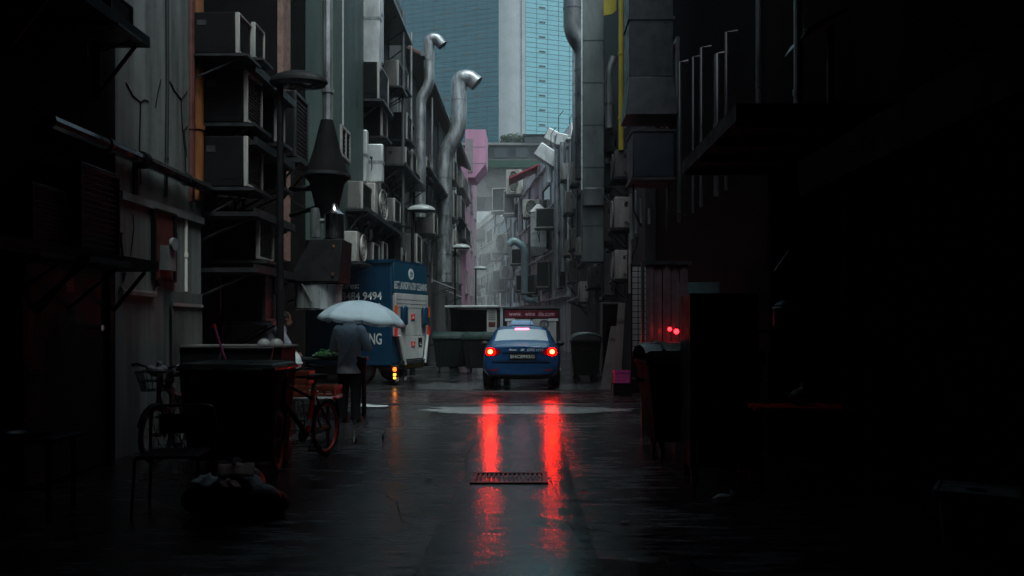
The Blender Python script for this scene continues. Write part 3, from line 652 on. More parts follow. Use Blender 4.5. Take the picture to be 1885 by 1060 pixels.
# ------------------------------------------------------------------ ducts
def duct(name, label, pts, r, m, n=16, square=False, seam=.75, cat='duct', mouth=True, group=None):
    b = Vector(pts[0]); g = thing(name, label, cat, b, 0, group); P = [Vector(p) - b for p in pts]
    k = MB(); k.tube(P, r, n, square=square, up=(0, 1, 0), cap=not mouth); k.build('shell', m, g, smooth=40, bevel=.015 if square else 0)
    k = MB(); acc = 0; rr = r if not isinstance(r, (list, tuple)) else max(r)
    for i in range(len(P) - 1):
        d = P[i + 1] - P[i]; ln = d.length
        if ln < .5: continue
        q = max(1, int(ln / seam))
        for j in range(q):
            c = P[i] + d * ((j + .5) / q); dn = d.normalized() * .02
            k = MB(); k.tube([c - dn, c + dn], rr * 1.045, n, square=square, up=(0, 1, 0)); k.build('flange', m, g)
    return g, P
def smoothpath(pts, rad, n=7):
    pts = [Vector(p) for p in pts]; out = [pts[0]]
    for i in range(1, len(pts) - 1):
        a, b, c = pts[i - 1], pts[i], pts[i + 1]; u = (a - b); v = (c - b); r = min(rad, u.length * .48, v.length * .48)
        p0, p1 = b + u.normalized() * r, b + v.normalized() * r
        for j in range(n + 1): t = j / n; out.append(p0 * (1 - t) ** 2 + b * 2 * t * (1 - t) + p1 * t * t)
    out.append(pts[-1]); return out
def mouth(g, P, r, m, n=16, square=False):
    d = (P[-1] - P[-2]).normalized(); k = MB(); k.tube([P[-1] - d * .10, P[-1] - d * .02], r * .96, n, square=square, up=(0, 1, 0)); k.build('mouth', M['grille'], g)
Y1 = 29.0
path = smoothpath([W(774, 400, Y1), W(774, 182, Y1), W(790, 158, Y1), W(790, 72, Y1), W(803, 70, Y1), W(815, 84, Y1)], .45)
g, P = duct('gooseneck_duct', 'round zinc gooseneck duct with a curved top in front of the dark tiled roof', path, .2, M['zinc'], 16, group=None); mouth(g, P, .2, 0)
Y2 = 36.0
path = smoothpath([W(817, 520, Y2), W(817, 285, Y2), W(845, 240, Y2), W(845, 146, Y2), W(864, 142, Y2), W(878, 154, Y2)], .8)
g, P = duct('gooseneck_duct', 'tall zinc gooseneck duct whose hooked mouth stands against the glass tower', path, .37, M['zinc'], 18); mouth(g, P, .37, 0)
Y3 = 56.0
path = smoothpath([W(990, 552, Y3), W(966, 552, Y3), W(966, 455, Y3), W(945, 442, Y3), W(937, 450, Y3)], .8)
g, P = duct('gooseneck_pipe', 'pale teal round pipe with a hooked top low in front of the bend block', path, .26, mat('teal_pipe', (.22, .34, .35), .4, var=.2, streak=.7), 16); mouth(g, P, .26, 0)
# big square duct on the right
Yd = 22.0
g, P = duct('square_duct', 'big square grey green duct rising up the right wall with a bright edge', [(X(1092, Yd), Yd + .3, Z(482, Yd)), (X(1092, Yd), Yd + .3, Z(345, Yd)), (X(1092, Yd), Yd + .3, 12.4)], .30, M['duct_teal'], 4, True, seam=1.15, mouth=False)
k = MB(); k.box(-.335, -.302, -.335, -.26, 2.0, 10.5); k.build('edge_glint', M['glint_zinc'], g)  # pale strip painted for the sky glint along the wet duct edge
k = MB(); k.box(-.30, .30, -.45, -.302, 1.55, 2.05); k.build('access_box', M['zinc_dark'], g, bevel=.02)
Y4 = 28.0
g, P = duct('bent_duct', 'dark round elbow duct at the top edge of the tower on the right', smoothpath([W(1054, -60, Y4), W(1054, 60, Y4), W(1075, 90, Y4), W(1075, 330, Y4)], .5), .33, M['zinc_dark'], 16, mouth=False)
g, P = duct('domed_duct', 'grey duct with a rounded white top against the right edge of the tower', smoothpath([W(1085, 330, 30), W(1064, 240, 30), W(1064, 78, 30), W(1078, 52, 30), W(1090, 60, 30)], .5), .22, M['zinc_pale'], 16, mouth=False)
# twin ducts and capped ducts on the bend block
for i, (px, y0, y1, Y, r, lab) in enumerate([(1026, 530, 250, 46, .26, 'tall pale duct at the corner of the bend block, nearest of its pair'), (1036, 500, 262, 44, .24, 'tall pale duct hugging the right wall next to the bend block')]):
    duct('wall_duct', lab, [W(px, y0, Y), W(px, y1, Y)], r * .7, M['zinc'], 14, False, seam=1.6, mouth=False)
def capped(label, px, y0, y1, Y, wd, m='zinc_pale'):
    g = thing('capped_duct', label, 'duct', W(px, y0, Y)); h = (y0 - y1) / F * Y; r = wd / 2
    k = MB(); k.box(-r, r, -r, r, .5, h); k.hexa([(-r * .8, -r * .3, 0), (r * .5, -r * .3, 0), (r * .5, r * .7, 0), (-r * .8, r * .7, 0)], [(-r, -r, .499), (r, -r, .499), (r, r, .499), (-r, r, .499)]); k.build('shell', M[m], g, bevel=.02)
    k = MB(); k.hexa([(-r * 1.1, -r * 1.1, h + .01), (r * 1.1, -r * 1.1, h + .01), (r * 1.1, r * 1.1, h + .01), (-r * 1.1, r * 1.1, h + .01)], [(-.1, -.1, h + .55), (.1, -.1, h + .55), (.1, .1, h + .55), (-.1, .1, h + .55)]); k.build('cap', M[m], g)
    for z in (.9, h * .5, h - .3): k = MB(); k.box(-r * 1.05, r * 1.05, -r * 1.05, r * 1.05, z, z + .06); k.build('flange', M[m], g)
capped('white capped square duct in the middle of the bend block', 991, 470, 392, 50, 1.0)
# tilted white cowls on the roof edge of the bend block
for px, py, sz, Y, lab, tl in ((1022, 256, 1.15, 49, 'upper tilted white roof cowl with a thin mast above the bend block', .5), (1008, 288, 1.35, 48, 'lower tilted white roof cowl over the bend block', .6), (1042, 262, 1.1, 45, 'rounded white roof cowl nearest the right wall', .2)):
    g = thing('roof_cowl', lab, 'roof cowl', W(px, py, Y)); R = Matrix.Rotation(tl, 4, 'Y')
    k = MB(); k.box(-sz * .55, sz * .55, -.5, .5, -sz * .33, sz * .33, R); k.build('hood', M['zinc_pale'], g, bevel=.06)
    k = MB(); k.box(-sz * .56 - .02, -sz * .552, -.42, .42, -sz * .27, sz * .27, R); k.build('opening', M['grille'], g)
    k = MB(); k.tube([(.1, 0, -sz * .2), (.1, 0, -1.6)], .22, 10); k.build('neck', M['zinc_pale'], g)
    k = MB(); k.tube([(.2, -.3, .2), (.2, -.3, 1.3)], .03, 6); k.tube([(.2, -.3, 1.3), (.5, -.3, 1.7)], .025, 6); k.build('mast', M['dark_metal'], g)
g = thing('sloping_awning', 'thin red edged awning sloping down in front of the grey podium', 'awning', W(964, 316, 55))
k = MB(); k.prism([(-1.05, -.5), (1.05, .47), (1.05, .57), (-1.05, -.4)], (0, 0, 0), (1, 0, 0), (0, 0, 1), (0, 2.5, 0)); k.build('sheet', mat('dull_red', (.35, .03, .05), .5), g)
k = MB(); k.tube([(1.0, .1, .45), (1.0, .1, -.6)], .04, 6); k.tube([(1.0, 2.3, .45), (1.0, 2.3, -.6)], .04, 6); k.build('bracket', M['frame'], g)
# wall pipes and trunking, left
def pipe(label, pts, r, m, cat='pipe', name='wall_pipe', clips=True):
    b = Vector(pts[0]); g = thing(name, label, cat, b); P = [Vector(p) - b for p in pts]
    k = MB(); k.tube(P, r, 10); k.build('tube', m, g)
    for i in range(len(P) - 1):
        d = P[i + 1] - P[i]; q = max(1, int(d.length / 1.6))
        if d.length < .4: continue
        for j in range(q): c = P[i] + d * ((j + .5) / q); e = d.normalized() * .03; MB().tube([c - e, c + e], r * 1.22, 10).build('clip', m, g)
    return g
pipe('orange brown painted pipe running up the corner of the pale plaster wall', [(X(366, 10.72), 10.66, 1.2 + 1.95), (X(366, 10.72), 10.66, 11)], .085, M['orange_pipe'])
pipe('thin dark brown pipe beside the orange one on the plaster wall', [(X(355, 10.5), 10.45, 3.1), (X(355, 10.5), 10.45, 11)], .045, M['rust_red'])
pipe('thin pale pipe low on the plaster wall under the orange one', [(X(341, 10.3), 10.3, 1.9), (X(341, 10.3), 10.3, 2.85)], .03, M['cream_wall'])
pipe('black sloping wall pipe with a wet shining top, high on the plaster wall', [(-4.42, 7.25, 3.34), (-4.40, 9.2, 3.34), (-4.36, 10.9, 3.30), (-4.0, 11.1, 3.28)], .07, M['wet_pipe'])
pipe('silver exhaust pipe bending into the flared kitchen hood', [(X(602, 13), 13.05, 4.5), (X(602, 13), 13.05, 9.5)], .085, M['zinc'])
for px, y0, y1, Y, wd, lab in ((684, 130, -60, 20.3, .24, 'pale trunking running up beside the bright rimmed air conditioner'), (697, 118, -60, 20.6, .12, 'narrow pale trunking touching the wider one'),
                               (683, 336, 266, 20.3, .32, 'short pale trunking right above the nearest ledge unit'), (670, 336, 240, 20.0, .1, 'thin pale trunking next to the short wide one')):
    g = thing('cable_trunking', lab, 'trunking', W(px, y0, Y)); h = (y0 - y1) / F * Y
    k = MB(); k.box(-wd, wd, -.1, .1, 0, h); k.build('cover', M['zinc_pale'], g, bevel=.03)
    k = MB(); k.box(-wd * 1.04, wd * 1.04, -.105, .105, h * .48, h * .48 + .08); k.build('joint', M['zinc'], g)
# wall pipes, right
g_lab = ['short pipe deep under the boxy duct', 'thin pipe with a pale bend at its top', 'thin bright lined pipe', 'pale highlight pipe with a broken top', 'wide shining pipe nearest the canopy', 'short thin pipe above the canopy edge']
for (px, yt, r, m), lab in zip(((1228, 180, .03, 'zinc_dark'), (1251, 115, .05, 'zinc_dark'), (1276, 105, .03, 'zinc'), (1291, 88, .035, 'zinc'), (1320, 100, .06, 'zinc'), (1337, 60, .03, 'zinc_dark')), g_lab):
    x = 2.60; Y = x * F / (px - 975); pipe(lab + ' on the shade-dark right wall', [(x, Y, 3.25), (x, Y, Z(yt, Y)), (x + .15, Y, Z(yt, Y) + .02)], r * .75, M['zinc_dark'])
pipe('long thin pipe running up the shade-dark wall right of the canopy corner', [(2.70, 9.3, 3.25), (2.70, 9.3, 9.5)], .03, M['zinc_dark'])
pipe('yellow painted vertical pipe on the right wall', [(X(1143, 20), 19.95, Z(277, 20)), (X(1143, 20), 19.95, 12.4)], .068, M['yellow'])
pipe('grey pipe right beside the yellow one', [(X(1152, 20), 20.05, Z(235, 20)), (X(1152, 20), 20.05, 12.4)], .05, M['zinc'])
pipe('pale bent pipe left of the yellow one', smoothpath([W(1121, 236, 22.5), W(1121, 130, 22.5), W(1130, 105, 22.5)], .2), .1, M['zinc_pale'])
for px, yt, yb, r, lab in ((1163, 356, 440, .05, 'pale pipe beside the pale box unit, nearest of four'), (1171, 350, 430, .04, 'second of four pale pipes under the blue black box'), (1180, 365, 410, .03, 'third of four pale pipes under the blue black box'), (1195, 384, 412, .03, 'shortest of four pale pipes under the blue black box')):
    pipe(lab, [W(px, yb, 17.1), W(px, yt, 17.1)], r, M['zinc'])
g = thing('yellow_sign', 'yellow panel hanging at the top of the right wall beside the yellow pipe', 'sign', W(1123, 12, 21.5))
k = MB(); k.prism([(-.17, -.24), (.06, -.2), (.17, -.1), (.17, .5), (-.17, .5)], (0, 0, 0), (1, 0, 0), (0, 0, 1), (0, .05, 0)); k.build('panel', M['yellow'], g)
k = MB(); k.box(-.02, .02, .05, 1.0, .3, .34); k.build('bracket', M['dark_metal'], g)
# boxy extraction duct and blue-black box
Y = 13.2
g = thing('extraction_duct', 'black boxy extraction duct that widens at its foot on the right wall', 'duct', (X(1198, Y), Y, Z(212, Y)))
k = MB(); k.box(-.36, .38, 0, .7, .65, 7); k.hexa([(-.42, -.05, 0), (.46, -.05, 0), (.46, .75, 0), (-.42, .75, 0)], [(-.36, 0, .649), (.38, 0, .649), (.38, .7, .649), (-.36, .7, .649)]); k.build('shell', M['dark_metal'], g, bevel=.01)
[MB().box(-.38, .40, -.02, .72, z, z + .05).build('flange', M['dark_metal'], g) for z in (1.6, 2.8, 4)]
g = thing('filter_box', 'blue black filter box hanging under the boxy extraction duct', 'filter box', (X(1204, Y), Y, Z(326, Y)))
k = MB(); k.box(-.36, .34, -.02, .72, 0, .76); k.build('casing', mat('blue_black', (.012, .018, .03), .4, var=.2), g, bevel=.02)
k = MB(); k.box(-.38, .36, -.04, .74, -.05, -.001); k.box(-.38, .36, -.04, .74, .761, .80); k.build('rim', M['dark_metal'], g)
k = MB(); [k.tube([(x, .35, -.05), (x, .35, -.5), (x * 2.2 + .5, .35, -.8)], .02, 6) for x in (-.3, .3)]; k.build('hanger', M['dark_metal'], g)

# more small wall clutter in the middle distance
for i, (px, Y, y0, y1, r, m_, lab) in enumerate([(742, 24, 470, 20, .05, 'zinc_dark', 'dark drainpipe between the upper rows of air conditioners over the truck'), (757, 27, 420, 60, .04, 'zinc', 'thin zinc drainpipe left of the first gooseneck duct'),
        (795, 33, 520, 180, .05, 'zinc', 'zinc drainpipe between the two gooseneck ducts'), (838, 44.5, 520, 250, .07, 'zinc_pale', 'pale drainpipe just before the pink building'), (826, 40.5, 520, 330, .05, 'zinc_dark', 'dark drainpipe behind the tallest duct'),
        (1046, 41, 540, 300, .06, 'zinc_pale', 'pale drainpipe far along the right wall'), (1052, 38, 560, 330, .05, 'zinc', 'zinc drainpipe far along the right wall, next to the pale one'), (1062, 31.5, 560, 350, .045, 'zinc_dark', 'dark drainpipe under the square duct'),
        (1096, 24.5, 560, 480, .05, 'zinc_pale', 'short pale drainpipe below the square duct'), (1160, 18.4, 540, 430, .04, 'ac_white', 'short white drainpipe between the air conditioners and the barred gate')]):
    pipe(lab, [W(px, y0, Y), W(px, y1, Y)], r, M[m_])
for t, px0, px1, lab in ((16, 0, 0, 'dark drainpipe on the bend block behind the capped duct'), (22, 0, 0, 'pale drainpipe on the bend block behind the teal pipe'), (28.5, 0, 0, 'thin drainpipe on the bend block beside the cream building')):
    p = g5p + g5d * t + g5n * .12; pipe(lab, [p + Vector((0, 0, 3)), p + Vector((0, 0, 12))], .09, M['zinc_pale' if t == 22 else 'zinc_dark'])
for i, (t, z, lab) in enumerate(((10, 8.9, 'white air conditioner high on the bend block under the red awning'), (17, 6.2, 'white air conditioner at mid height on the bend block beside the capped duct'), (26, 5.6, 'dull air conditioner on the bend block above the teal pipe hook'), (14, 4.0, 'dull air conditioner low on the bend block behind the teal pipe'), (35, 8.0, 'white air conditioner at the far end of the bend block'), (4, 7.4, 'pale air conditioner on the bend block corner between the ducts'))):
    ac(('fan', 'lou')[i % 2], g5p + g5d * t + g5n * .7 + Vector((0, .6, z)), -pi / 2 - .2, (1.7, 1.4, 1.9), lab)
for i, (t, z, lab) in enumerate(((4, 5, 'air conditioner low on the cream building, nearest the bend block'), (9, 8.4, 'air conditioner halfway up the cream building'), (15, 5.2, 'air conditioner low on the far half of the cream building'), (12, 11.6, 'air conditioner under the roof of the cream building'))):
    ac('lou', g6p + g6d * t + g6n * .02 + Vector((0, 0, z)), math.atan2(g6n.y, g6n.x), (2.2, 2.2, 2.0), lab)
for lab, px, py, Y, w_, d_ in (('sloping tin awning low on the left wall beyond the truck, catching light', 818, 532, 34, 1.5, .9), ('small tin awning over the rear door left of the open van', 838, 548, 42, 1.4, .8), ('tin awning far along the right wall above the wine van', 1062, 556, 30, 1.5, .8)):
    sd_ = 1 if px < 975 else -1; g = thing('tin_awning', lab, 'awning', (W(px, py, Y).x - sd_ * d_ * .5, Y, Z(py, Y)))
    k = MB(); k.prism([(0, .35), (sd_ * d_, 0), (sd_ * d_, .03), (0, .38)], (0, -w_ / 2, 0), (1, 0, 0), (0, 0, 1), (0, w_, 0)); k.build('sheet', M['zinc_pale'], g)
    [MB().tube([(0, q * w_ * .4, -.25), (sd_ * d_ * .9, q * w_ * .4, .02)], .02, 6).build('arm', M['dark_metal'], g) for q in (-1, 1)]

# loose cables hung between the units
def droop(label, a, b, sag, r=.012, n=14):
    a, b = Vector(a), Vector(b); g = thing('hanging_cable', label, 'cable', a, 0, 'loose cables on the walls')
    k = MB(); k.tube([(b - a) * (i / n) - Vector((0, 0, sag * 4 * (i / n) * (1 - i / n))) + Vector((.02 * sin(i), 0, 0)) for i in range(n + 1)], r, 6); k.build('cord', M['rubber'], g)
    k = MB(); k.box(-.03, .03, -.03, .03, -.03, .03); k.build('clip', M['dark_metal'], g)
for i in range(9):
    Y = 18.2 + i * 1.7; z = 3.7 + (i * 37 % 11) * .5
    droop('thin dark cable sagging between air conditioners on the left facades', (-4.0 if Y < 20 else -4.3, Y, z), (-4.05 if Y < 19 else -4.35, Y + 1.6, z + .3 - (i % 3) * .4), .25 + .1 * (i % 3))
for i in range(7):
    Y = 17.6 + i * 1.9; z = 3.4 + (i * 29 % 9) * .55
    droop('thin dark cable sagging along the right facades', (2.4, Y, z), (2.38, Y + 1.8, z - .2 + (i % 3) * .3), .3, .014)
for i, (Y, z) in enumerate(((11.2, 4.55), (11.2, 3.6), (11.3, 2.9), (12.2, 5.2), (14.5, 4.2))):
    droop('thin dark cable looping below the near rack of air conditioners', (-4.6, Y, z), (-4.2, Y + 1.2, z - .3), .3)

# ------------------------------------------------------------------ kitchen hood on the left
Yk = 13.0; sk = F / Yk
g = thing('exhaust_fan', 'dark flared exhaust fan cowl at the foot of the silver pipe', 'exhaust fan', (X(602, Yk), Yk, Z(400, Yk)))
k = MB(); k.lathe([(.15, 0), (.2, .2), (.24, .38), (.28, .56), (.36, .66), (.36, .72), (.30, .86), (.22, 1.1), (.15, 1.4), (.1, 1.6)], n=28, cap=True); k.build('cowl', M['cowl_shade'], g)
k = MB(); k.lathe([(.365, .655), (.395, .66), (.395, .71), (.365, .715)], n=28); k.build('rim', M['dark_metal'], g)
k = MB(); k.tube([(-.1, .05, .5), (-.75, .5, .55)], .05, 8); k.tube([(-.1, .05, 0.2), (-.75, .5, .1)], .04, 8); k.build('arm', M['dark_metal'], g)
g = thing('steel_canister', 'shiny steel canister with a coned top under the exhaust fan', 'canister', (X(620, Yk) - .02, Yk - .1, Z(441, Yk)))
k = MB(); k.lathe([(.001, 0), (.165, 0), (.165, .4), (.06, .5), (.05, .58), (.001, .58)], n=28, cap=True); k.build('shell', M['steel'], g, smooth=40)
k = MB(); k.tube([(-.3, 0, .02), (-.3, 0, .5)], .09, 12); k.tube([(-.3, 0, .3), (-.1, 0, .3)], .04, 8); k.build('side_pipe', M['zinc'], g)
g = thing('kitchen_hood', 'black sloping kitchen hood above the stainless band', 'hood', (X(588, Yk), Yk, Z(521, Yk)))
k = MB(); k.hexa([(-.42, -.4, 0), (.42, -.4, 0), (.42, .4, 0), (-.42, .4, 0)], [(-.1, -.2, .7), (.45, -.3, .7), (.45, .4, .7), (-.1, .4, .7)]); k.build('shell', M['black_shade_metal'], g, bevel=.015)
k = MB(); k.box(.30, .34, -.412, -.40, .1, .15); k.build('red_tag', M['rust_red'], g); k = MB(); k.box(.3, .33, -.335, -.32, .56, .60); k.build('orange_tag', M['orange_pipe'], g)
k = MB(); k.tube([(-.42, -.35, 0), (-.75, -.2, -.3), (-1.0, -.1, -.3)], .03, 8); k.build('arm', M['dark_metal'], g)
g = thing('stainless_band', 'curved stainless steel band hanging under the black kitchen hood', 'steel band', (X(586, Yk), Yk, Z(570, Yk)))
k = MB(); k.lathe([(.38, 0), (.38, .42), (.372, .42), (.372, 0), (.38, 0)], n=40); k.build('band', mat('brushed_steel', (.55, .57, .58), .3, metal=.6, var=.25, streak=.9), g, smooth=40)
k = MB(); k.lathe([(.381, .4), (.392, .405), (.392, .43), (.381, .43)], n=40); k.build('rim', M['steel'], g); k = MB(); k.lathe([(.381, 0), (.39, 0), (.39, .02), (.381, .02)], n=40); k.build('rim', M['steel'], g)
k = MB(); k.tube([(-.17, -.37, .41), (.02, -.42, .1)], .012, 6); k.build('handle', M['dark_metal'], g)

# ------------------------------------------------------------------ street lamps
def lamp(x, y, label, shade=None):
    g = thing('street_lamp', label, 'street lamp', (x, y, 0), 0, 'street lamps along the left side of the alley')
    MB().tube([(0, 0, 0), (0, 0, .5), (0, 0, .52), (0, 0, 4.82)], [.085, .08, .055, .045], 12).build('pole', M['black_shade_metal'], g)
    rings = []
    for i in range(9):
        t = i / 8; e = cos(t * pi / 2); z = 4.86 + .17 * sin(t * pi / 2)
        rings.append([(.26 + .41 * max(e, .02) * cos(2 * pi * q / 28), .22 * max(e, .02) * sin(2 * pi * q / 28), z) for q in range(28)])
    k = MB(); k.loft(rings); k.build('lamp_shade', shade or mat_lamp, g)
    k = MB(); k.loft([[(.26 + a * .405 * cos(2 * pi * q / 28), a * .215 * sin(2 * pi * q / 28), z) for q in range(28)] for a, z in ((1, 4.855), (.9, 4.81), (.5, 4.79))]); k.build('diffuser', M['glass'], g)
mat_lamp = mat('lamp_shade', (.33, .36, .36), .3, var=.15, scale=6)
lamp(-3.5, 11.05, 'nearest street lamp, black pole in front of the air conditioner rack', M['black_shade_metal'])
lamp(-3.45, 23.2, 'street lamp whose pale shade stands over the laundry truck')
lamp(-3.25, 34.3, 'street lamp with a dark pole beside the pink building')
lamp(-3.2, 46.8, 'small farthest street lamp before the bend')

# ------------------------------------------------------------------ laundry truck (local: x along its length from the rear, y to the side facing the viewer)
tr = thing('box_truck', 'dark blue laundry box truck backed into the alley with its white tail lift folded up', 'truck', (-3.34, 19.1, 0), math.atan2(.333, -.943))
TL, TWD = 3.3, 1.85
k = MB(); k.box(.02, TL, -TWD, 0, .52, 3.05); k.build('cargo_box', M['truck_blue'], tr, bevel=.02)
k = MB()
for q in ((-.01, TL + .01, .002, .03, 2.99, 3.07), (-.01, TL + .01, .002, .03, .5, .57), (-.012, .018, -TWD, 0, 3.02, 3.07)): k.box(*q)
k.build('roof_rail', M['truck_blue'], tr)
k = MB(); k.box(TL + .12, TL + 1.0, -TWD + .05, -.05, .5, 2.25); k.hexa([(TL + 1.0, -TWD + .05, .5), (TL + 1.0, -.05, .5), (TL + 1.75, -.05, .5), (TL + 1.75, -TWD + .05, .5)][::-1], [(TL + 1.0, -TWD + .05, 2.25), (TL + 1.0, -.05, 2.25), (TL + 1.25, -.1, 2.25), (TL + 1.25, -TWD + .1, 2.25)][::-1]); k.build('cab', M['truck_blue'], tr, bevel=.03)
k = MB(); k.box(TL + .5, TL + 1.1, -.049, -.03, 1.4, 2.05); k.build('side_window', M['glass'], tr)
k = MB(); k.box(.1, TL + 1.6, -TWD + .3, -.3, .4, .515); k.box(.05, .4, -TWD + .1, -.1, .36, .45); k.build('chassis', M['dark_metal'], tr)
for xx in (.95, TL + 1.05):
    for yy in (-.28, -TWD + .02):
        wh = MB(); wh.lathe([(.001, 0), (.2, 0), (.36, .01), (.38, .05), (.38, .2), (.36, .25), (.001, .25)], (xx, yy, .38), 24, 'Y'); wo = wh.build('wheel', M['tyre'], tr)
        wh = MB(); wh.lathe([(.001, .256), (.17, .256), (.19, .252), (.19, .2), (.001, .2)], (xx, yy, .38), 20, 'Y'); wh.build('rim', M['zinc_dark'], wo)
# rear: blue upper panel, white lift
k = MB(); k.box(-.03, .018, -TWD + .03, -.03, 2.27, 3.0); k.build('upper_panel', mat('truck_blue_panel', (.006, .052, .095), .45, var=.15, streak=.5, scale=3), tr, bevel=.008)
lift = MB(); lift.box(-.07, .018, -TWD + .06, -.06, 1.2, 2.25); lift.hexa([(-.09, -TWD + .42, .62), (-.09, -.42, .62), (.0, -.42, .62), (.0, -TWD + .42, .62)][::-1], [(-.07, -TWD + .22, 1.199), (-.07, -.22, 1.199), (.018, -.22, 1.199), (.018, -TWD + .22, 1.199)][::-1])
lo = lift.build('tail_lift', M['truck_white'], tr, bevel=.01)
for i, z in enumerate((2.1, 2.0, 1.9)): MB().box(-.073, -.0705, -TWD + .1, -.1, z, z + .012).build('groove', M['ac_grey'], lo)
for yy in (-.30, -TWD + .30):
    k = MB(); k.tube([(-.11, yy + (.12 if yy > -.9 else -.12), 1.22), (-.14, yy - (.1 if yy > -.9 else -.1), .5)], .045, 6, square=False); k.build('lift_arm', M['truck_white'], tr)
    k = MB(); k.box(-.2, -.072, yy - .17 - (.02 if yy > -.9 else -.12), yy + .06 - (.02 if yy > -.9 else -.12), 1.47, 1.95); k.build('lift_housing', M['truck_blue'], tr, bevel=.05)
for yy in (-.055, -TWD + .055):
    for z0, z1, mm in ((1.68, 1.95, 'orange_red'), (1.2, 1.44, 'red')):
        k = MB(); k.box(-.10, -.071, yy - .05, yy + .05, z0, z1); k.build('marker_board', M[mm], tr)
k = MB(); k.box(-.1, .05, -TWD + .05, -.05, .40, .5); k.box(-.16, -.1, -TWD + .2, -.2, .5, .6); k.build('rear_step', M['dark_metal'], tr, bevel=.01)
k = MB()
for i in range(9): yy = -.5 - i * .115; k.prism([(0, 0), (.055, 0), (.085, .085), (.03, .085)], (-.1015, yy, .408), (0, -1, 0), (0, 0, 1), (-.002, 0, 0))
k.build('hazard_stripe', M['yellow_mark'], tr)
for z, mm, r in ((.38, 'amber_red', .05), (.25, 'amber', .033), (.17, 'amber', .028)):
    k = MB(); k.lathe([(.001, -.03), (r, -.03), (r * 1.05, 0), (r, .02), (.001, .02)], (-.06, -.02, z + .02), 14, 'X'); k.build('rear_lamp', M[mm], tr)
for yy in (-.12, -.52):
    k = MB(); k.box(-.02, -.005, yy - .22, yy, .06, .36); fo = k.build('mud_flap', M['rubber'], tr)
    k = MB()
    for i in range(3): k.prism([(0, 0), (.018, 0), (.055, .09), (.037, .09)], (-.0205, yy - .05 - i * .05, .10), (0, -1, 0), (0, 0, 1), (-.002, 0, 0))
    k.build('flap_mark', M['text_white'], fo)
for yy, z, m_, hh in ((-.93, 1.62, 'red', .13), (-.93, .93, 'red', .13), (-1.32, .93, 'black_shade_metal', .22)):
    k = MB(); k.box(-.0935, -.0745, yy - .09, yy + .09, z, z + hh); so_ = k.build('sticker', M[m_], tr)
    k = MB(); k.box(-.096, -.094, yy - .05, yy + .05, z + .03, z + .055); k.box(-.096, -.094, yy - .03, yy + .06, z + .075, z + .09); k.build('sticker_print', M['text_white'], so_)
RX, UP = (0, -1, 0), (0, 0, 1)
k = MB(); c0 = Vector((-.031, -.92, 2.76))
k.tube([c0 + Vector((0, .135 * cos(t), .135 * sin(t))) for t in [2 * pi * i / 28 for i in range(29)]], .006, 6, cap=False)
k.lathe([(.001, -.003), (.128, -.003), (.128, 0), (.001, 0)], tuple(c0), 28, 'X'); lg = k.build('round_logo', M['text_white'], tr)
k = MB()
for i in range(3):
    k.tube([c0 + Vector((-.006, -.06 + .05 * i + .02 * sin(q * 1.2 + i), -.07 + q * .02)) for q in range(8)], .009, 5)
k.build('logo_mark', mat('logo_blue', (.03, .12, .18), .5), lg)
text('lettering', 'BEST LAUNDRY & DRY CLEANING', (-.031, -.06, 2.36), RX, UP, 1.72, .19, M['text_white'], tr)
def side_text(s, pxr, pxl, ytop, ybot):
    sc = F / 19.25; xr = (720.8 - pxr) / sc / .943 * 1.0; xl = (720.8 - pxl) / sc / .943
    text('lettering', s, (xl, .002, CAMZ + (600 - ybot) / sc), (-1, 0, 0), UP, xl - xr, (ybot - ytop) / sc, M['text_white'], tr)
side_text('Enquires:', 656, 592, 519, 534); side_text('6 8484 9494', 701, 606, 537, 552); side_text('9 8280 1102', 701, 606, 558, 573)
side_text('LAUNDRY & DRY', 701, 590, 580, 594); side_text('CLEANING', 701, 617, 613, 634)

# ------------------------------------------------------------------ taxi (local: y forward, origin on the ground under the rear bumper)
tx = thing('taxi', 'blue saloon taxi driving away with both brake lights lit', 'taxi', (-.19, 17.75, 0))
def sec(y, zb, xb, xw, z1, xs, zs, xt, zt, zc):
    return [(0, y, zb), (xb * .6, y, zb), (xb, y, zb + .04), (xw, y, z1), (xw * .995, y, (z1 + zs) / 2), (xs, y, zs), (xs + (xt - xs) * .3, y, zs + (zt - zs) * .3), (xs + (xt - xs) * .72, y, zs + (zt - zs) * .75), (xt, y, zt), (xt * .5, y, zt + (zc - zt) * .8), (0, y, zc)]
secs = [sec(.00, .34, .70, .80, .52, .75, .90, .66, .975, .99), sec(.10, .26, .78, .87, .52, .82, .935, .70, 1.005, 1.025), sec(.45, .22, .82, .905, .55, .86, .95, .70, 1.02, 1.045),
        sec(.62, .2, .83, .91, .55, .87, .955, .69, 1.045, 1.075), sec(1.35, .2, .84, .915, .55, .88, .95, .60, 1.41, 1.44), sec(1.75, .2, .84, .915, .55, .88, .945, .61, 1.44, 1.475), sec(2.4, .2, .84, .915, .55, .88, .94, .61, 1.43, 1.47),
        sec(2.75, .2, .84, .915, .55, .88, .935, .60, 1.37, 1.41), sec(3.55, .2, .84, .915, .55, .87, .92, .72, .98, 1.02), sec(4.1, .2, .83, .91, .55, .85, .84, .72, .88, .92), sec(4.55, .24, .78, .88, .5, .79, .72, .66, .76, .79), sec(4.72, .3, .66, .78, .48, .68, .62, .6, .66, .68)]
vs = []; n = len(secs[0])
for s_ in secs: vs += s_ + [(-x, y, z) for x, y, z in s_[1:-1]]
N = 2 * n - 2
idx = list(range(n)) + list(range(N - 1, n - 1, -1))       # closed ring order
fs = []; mi = []
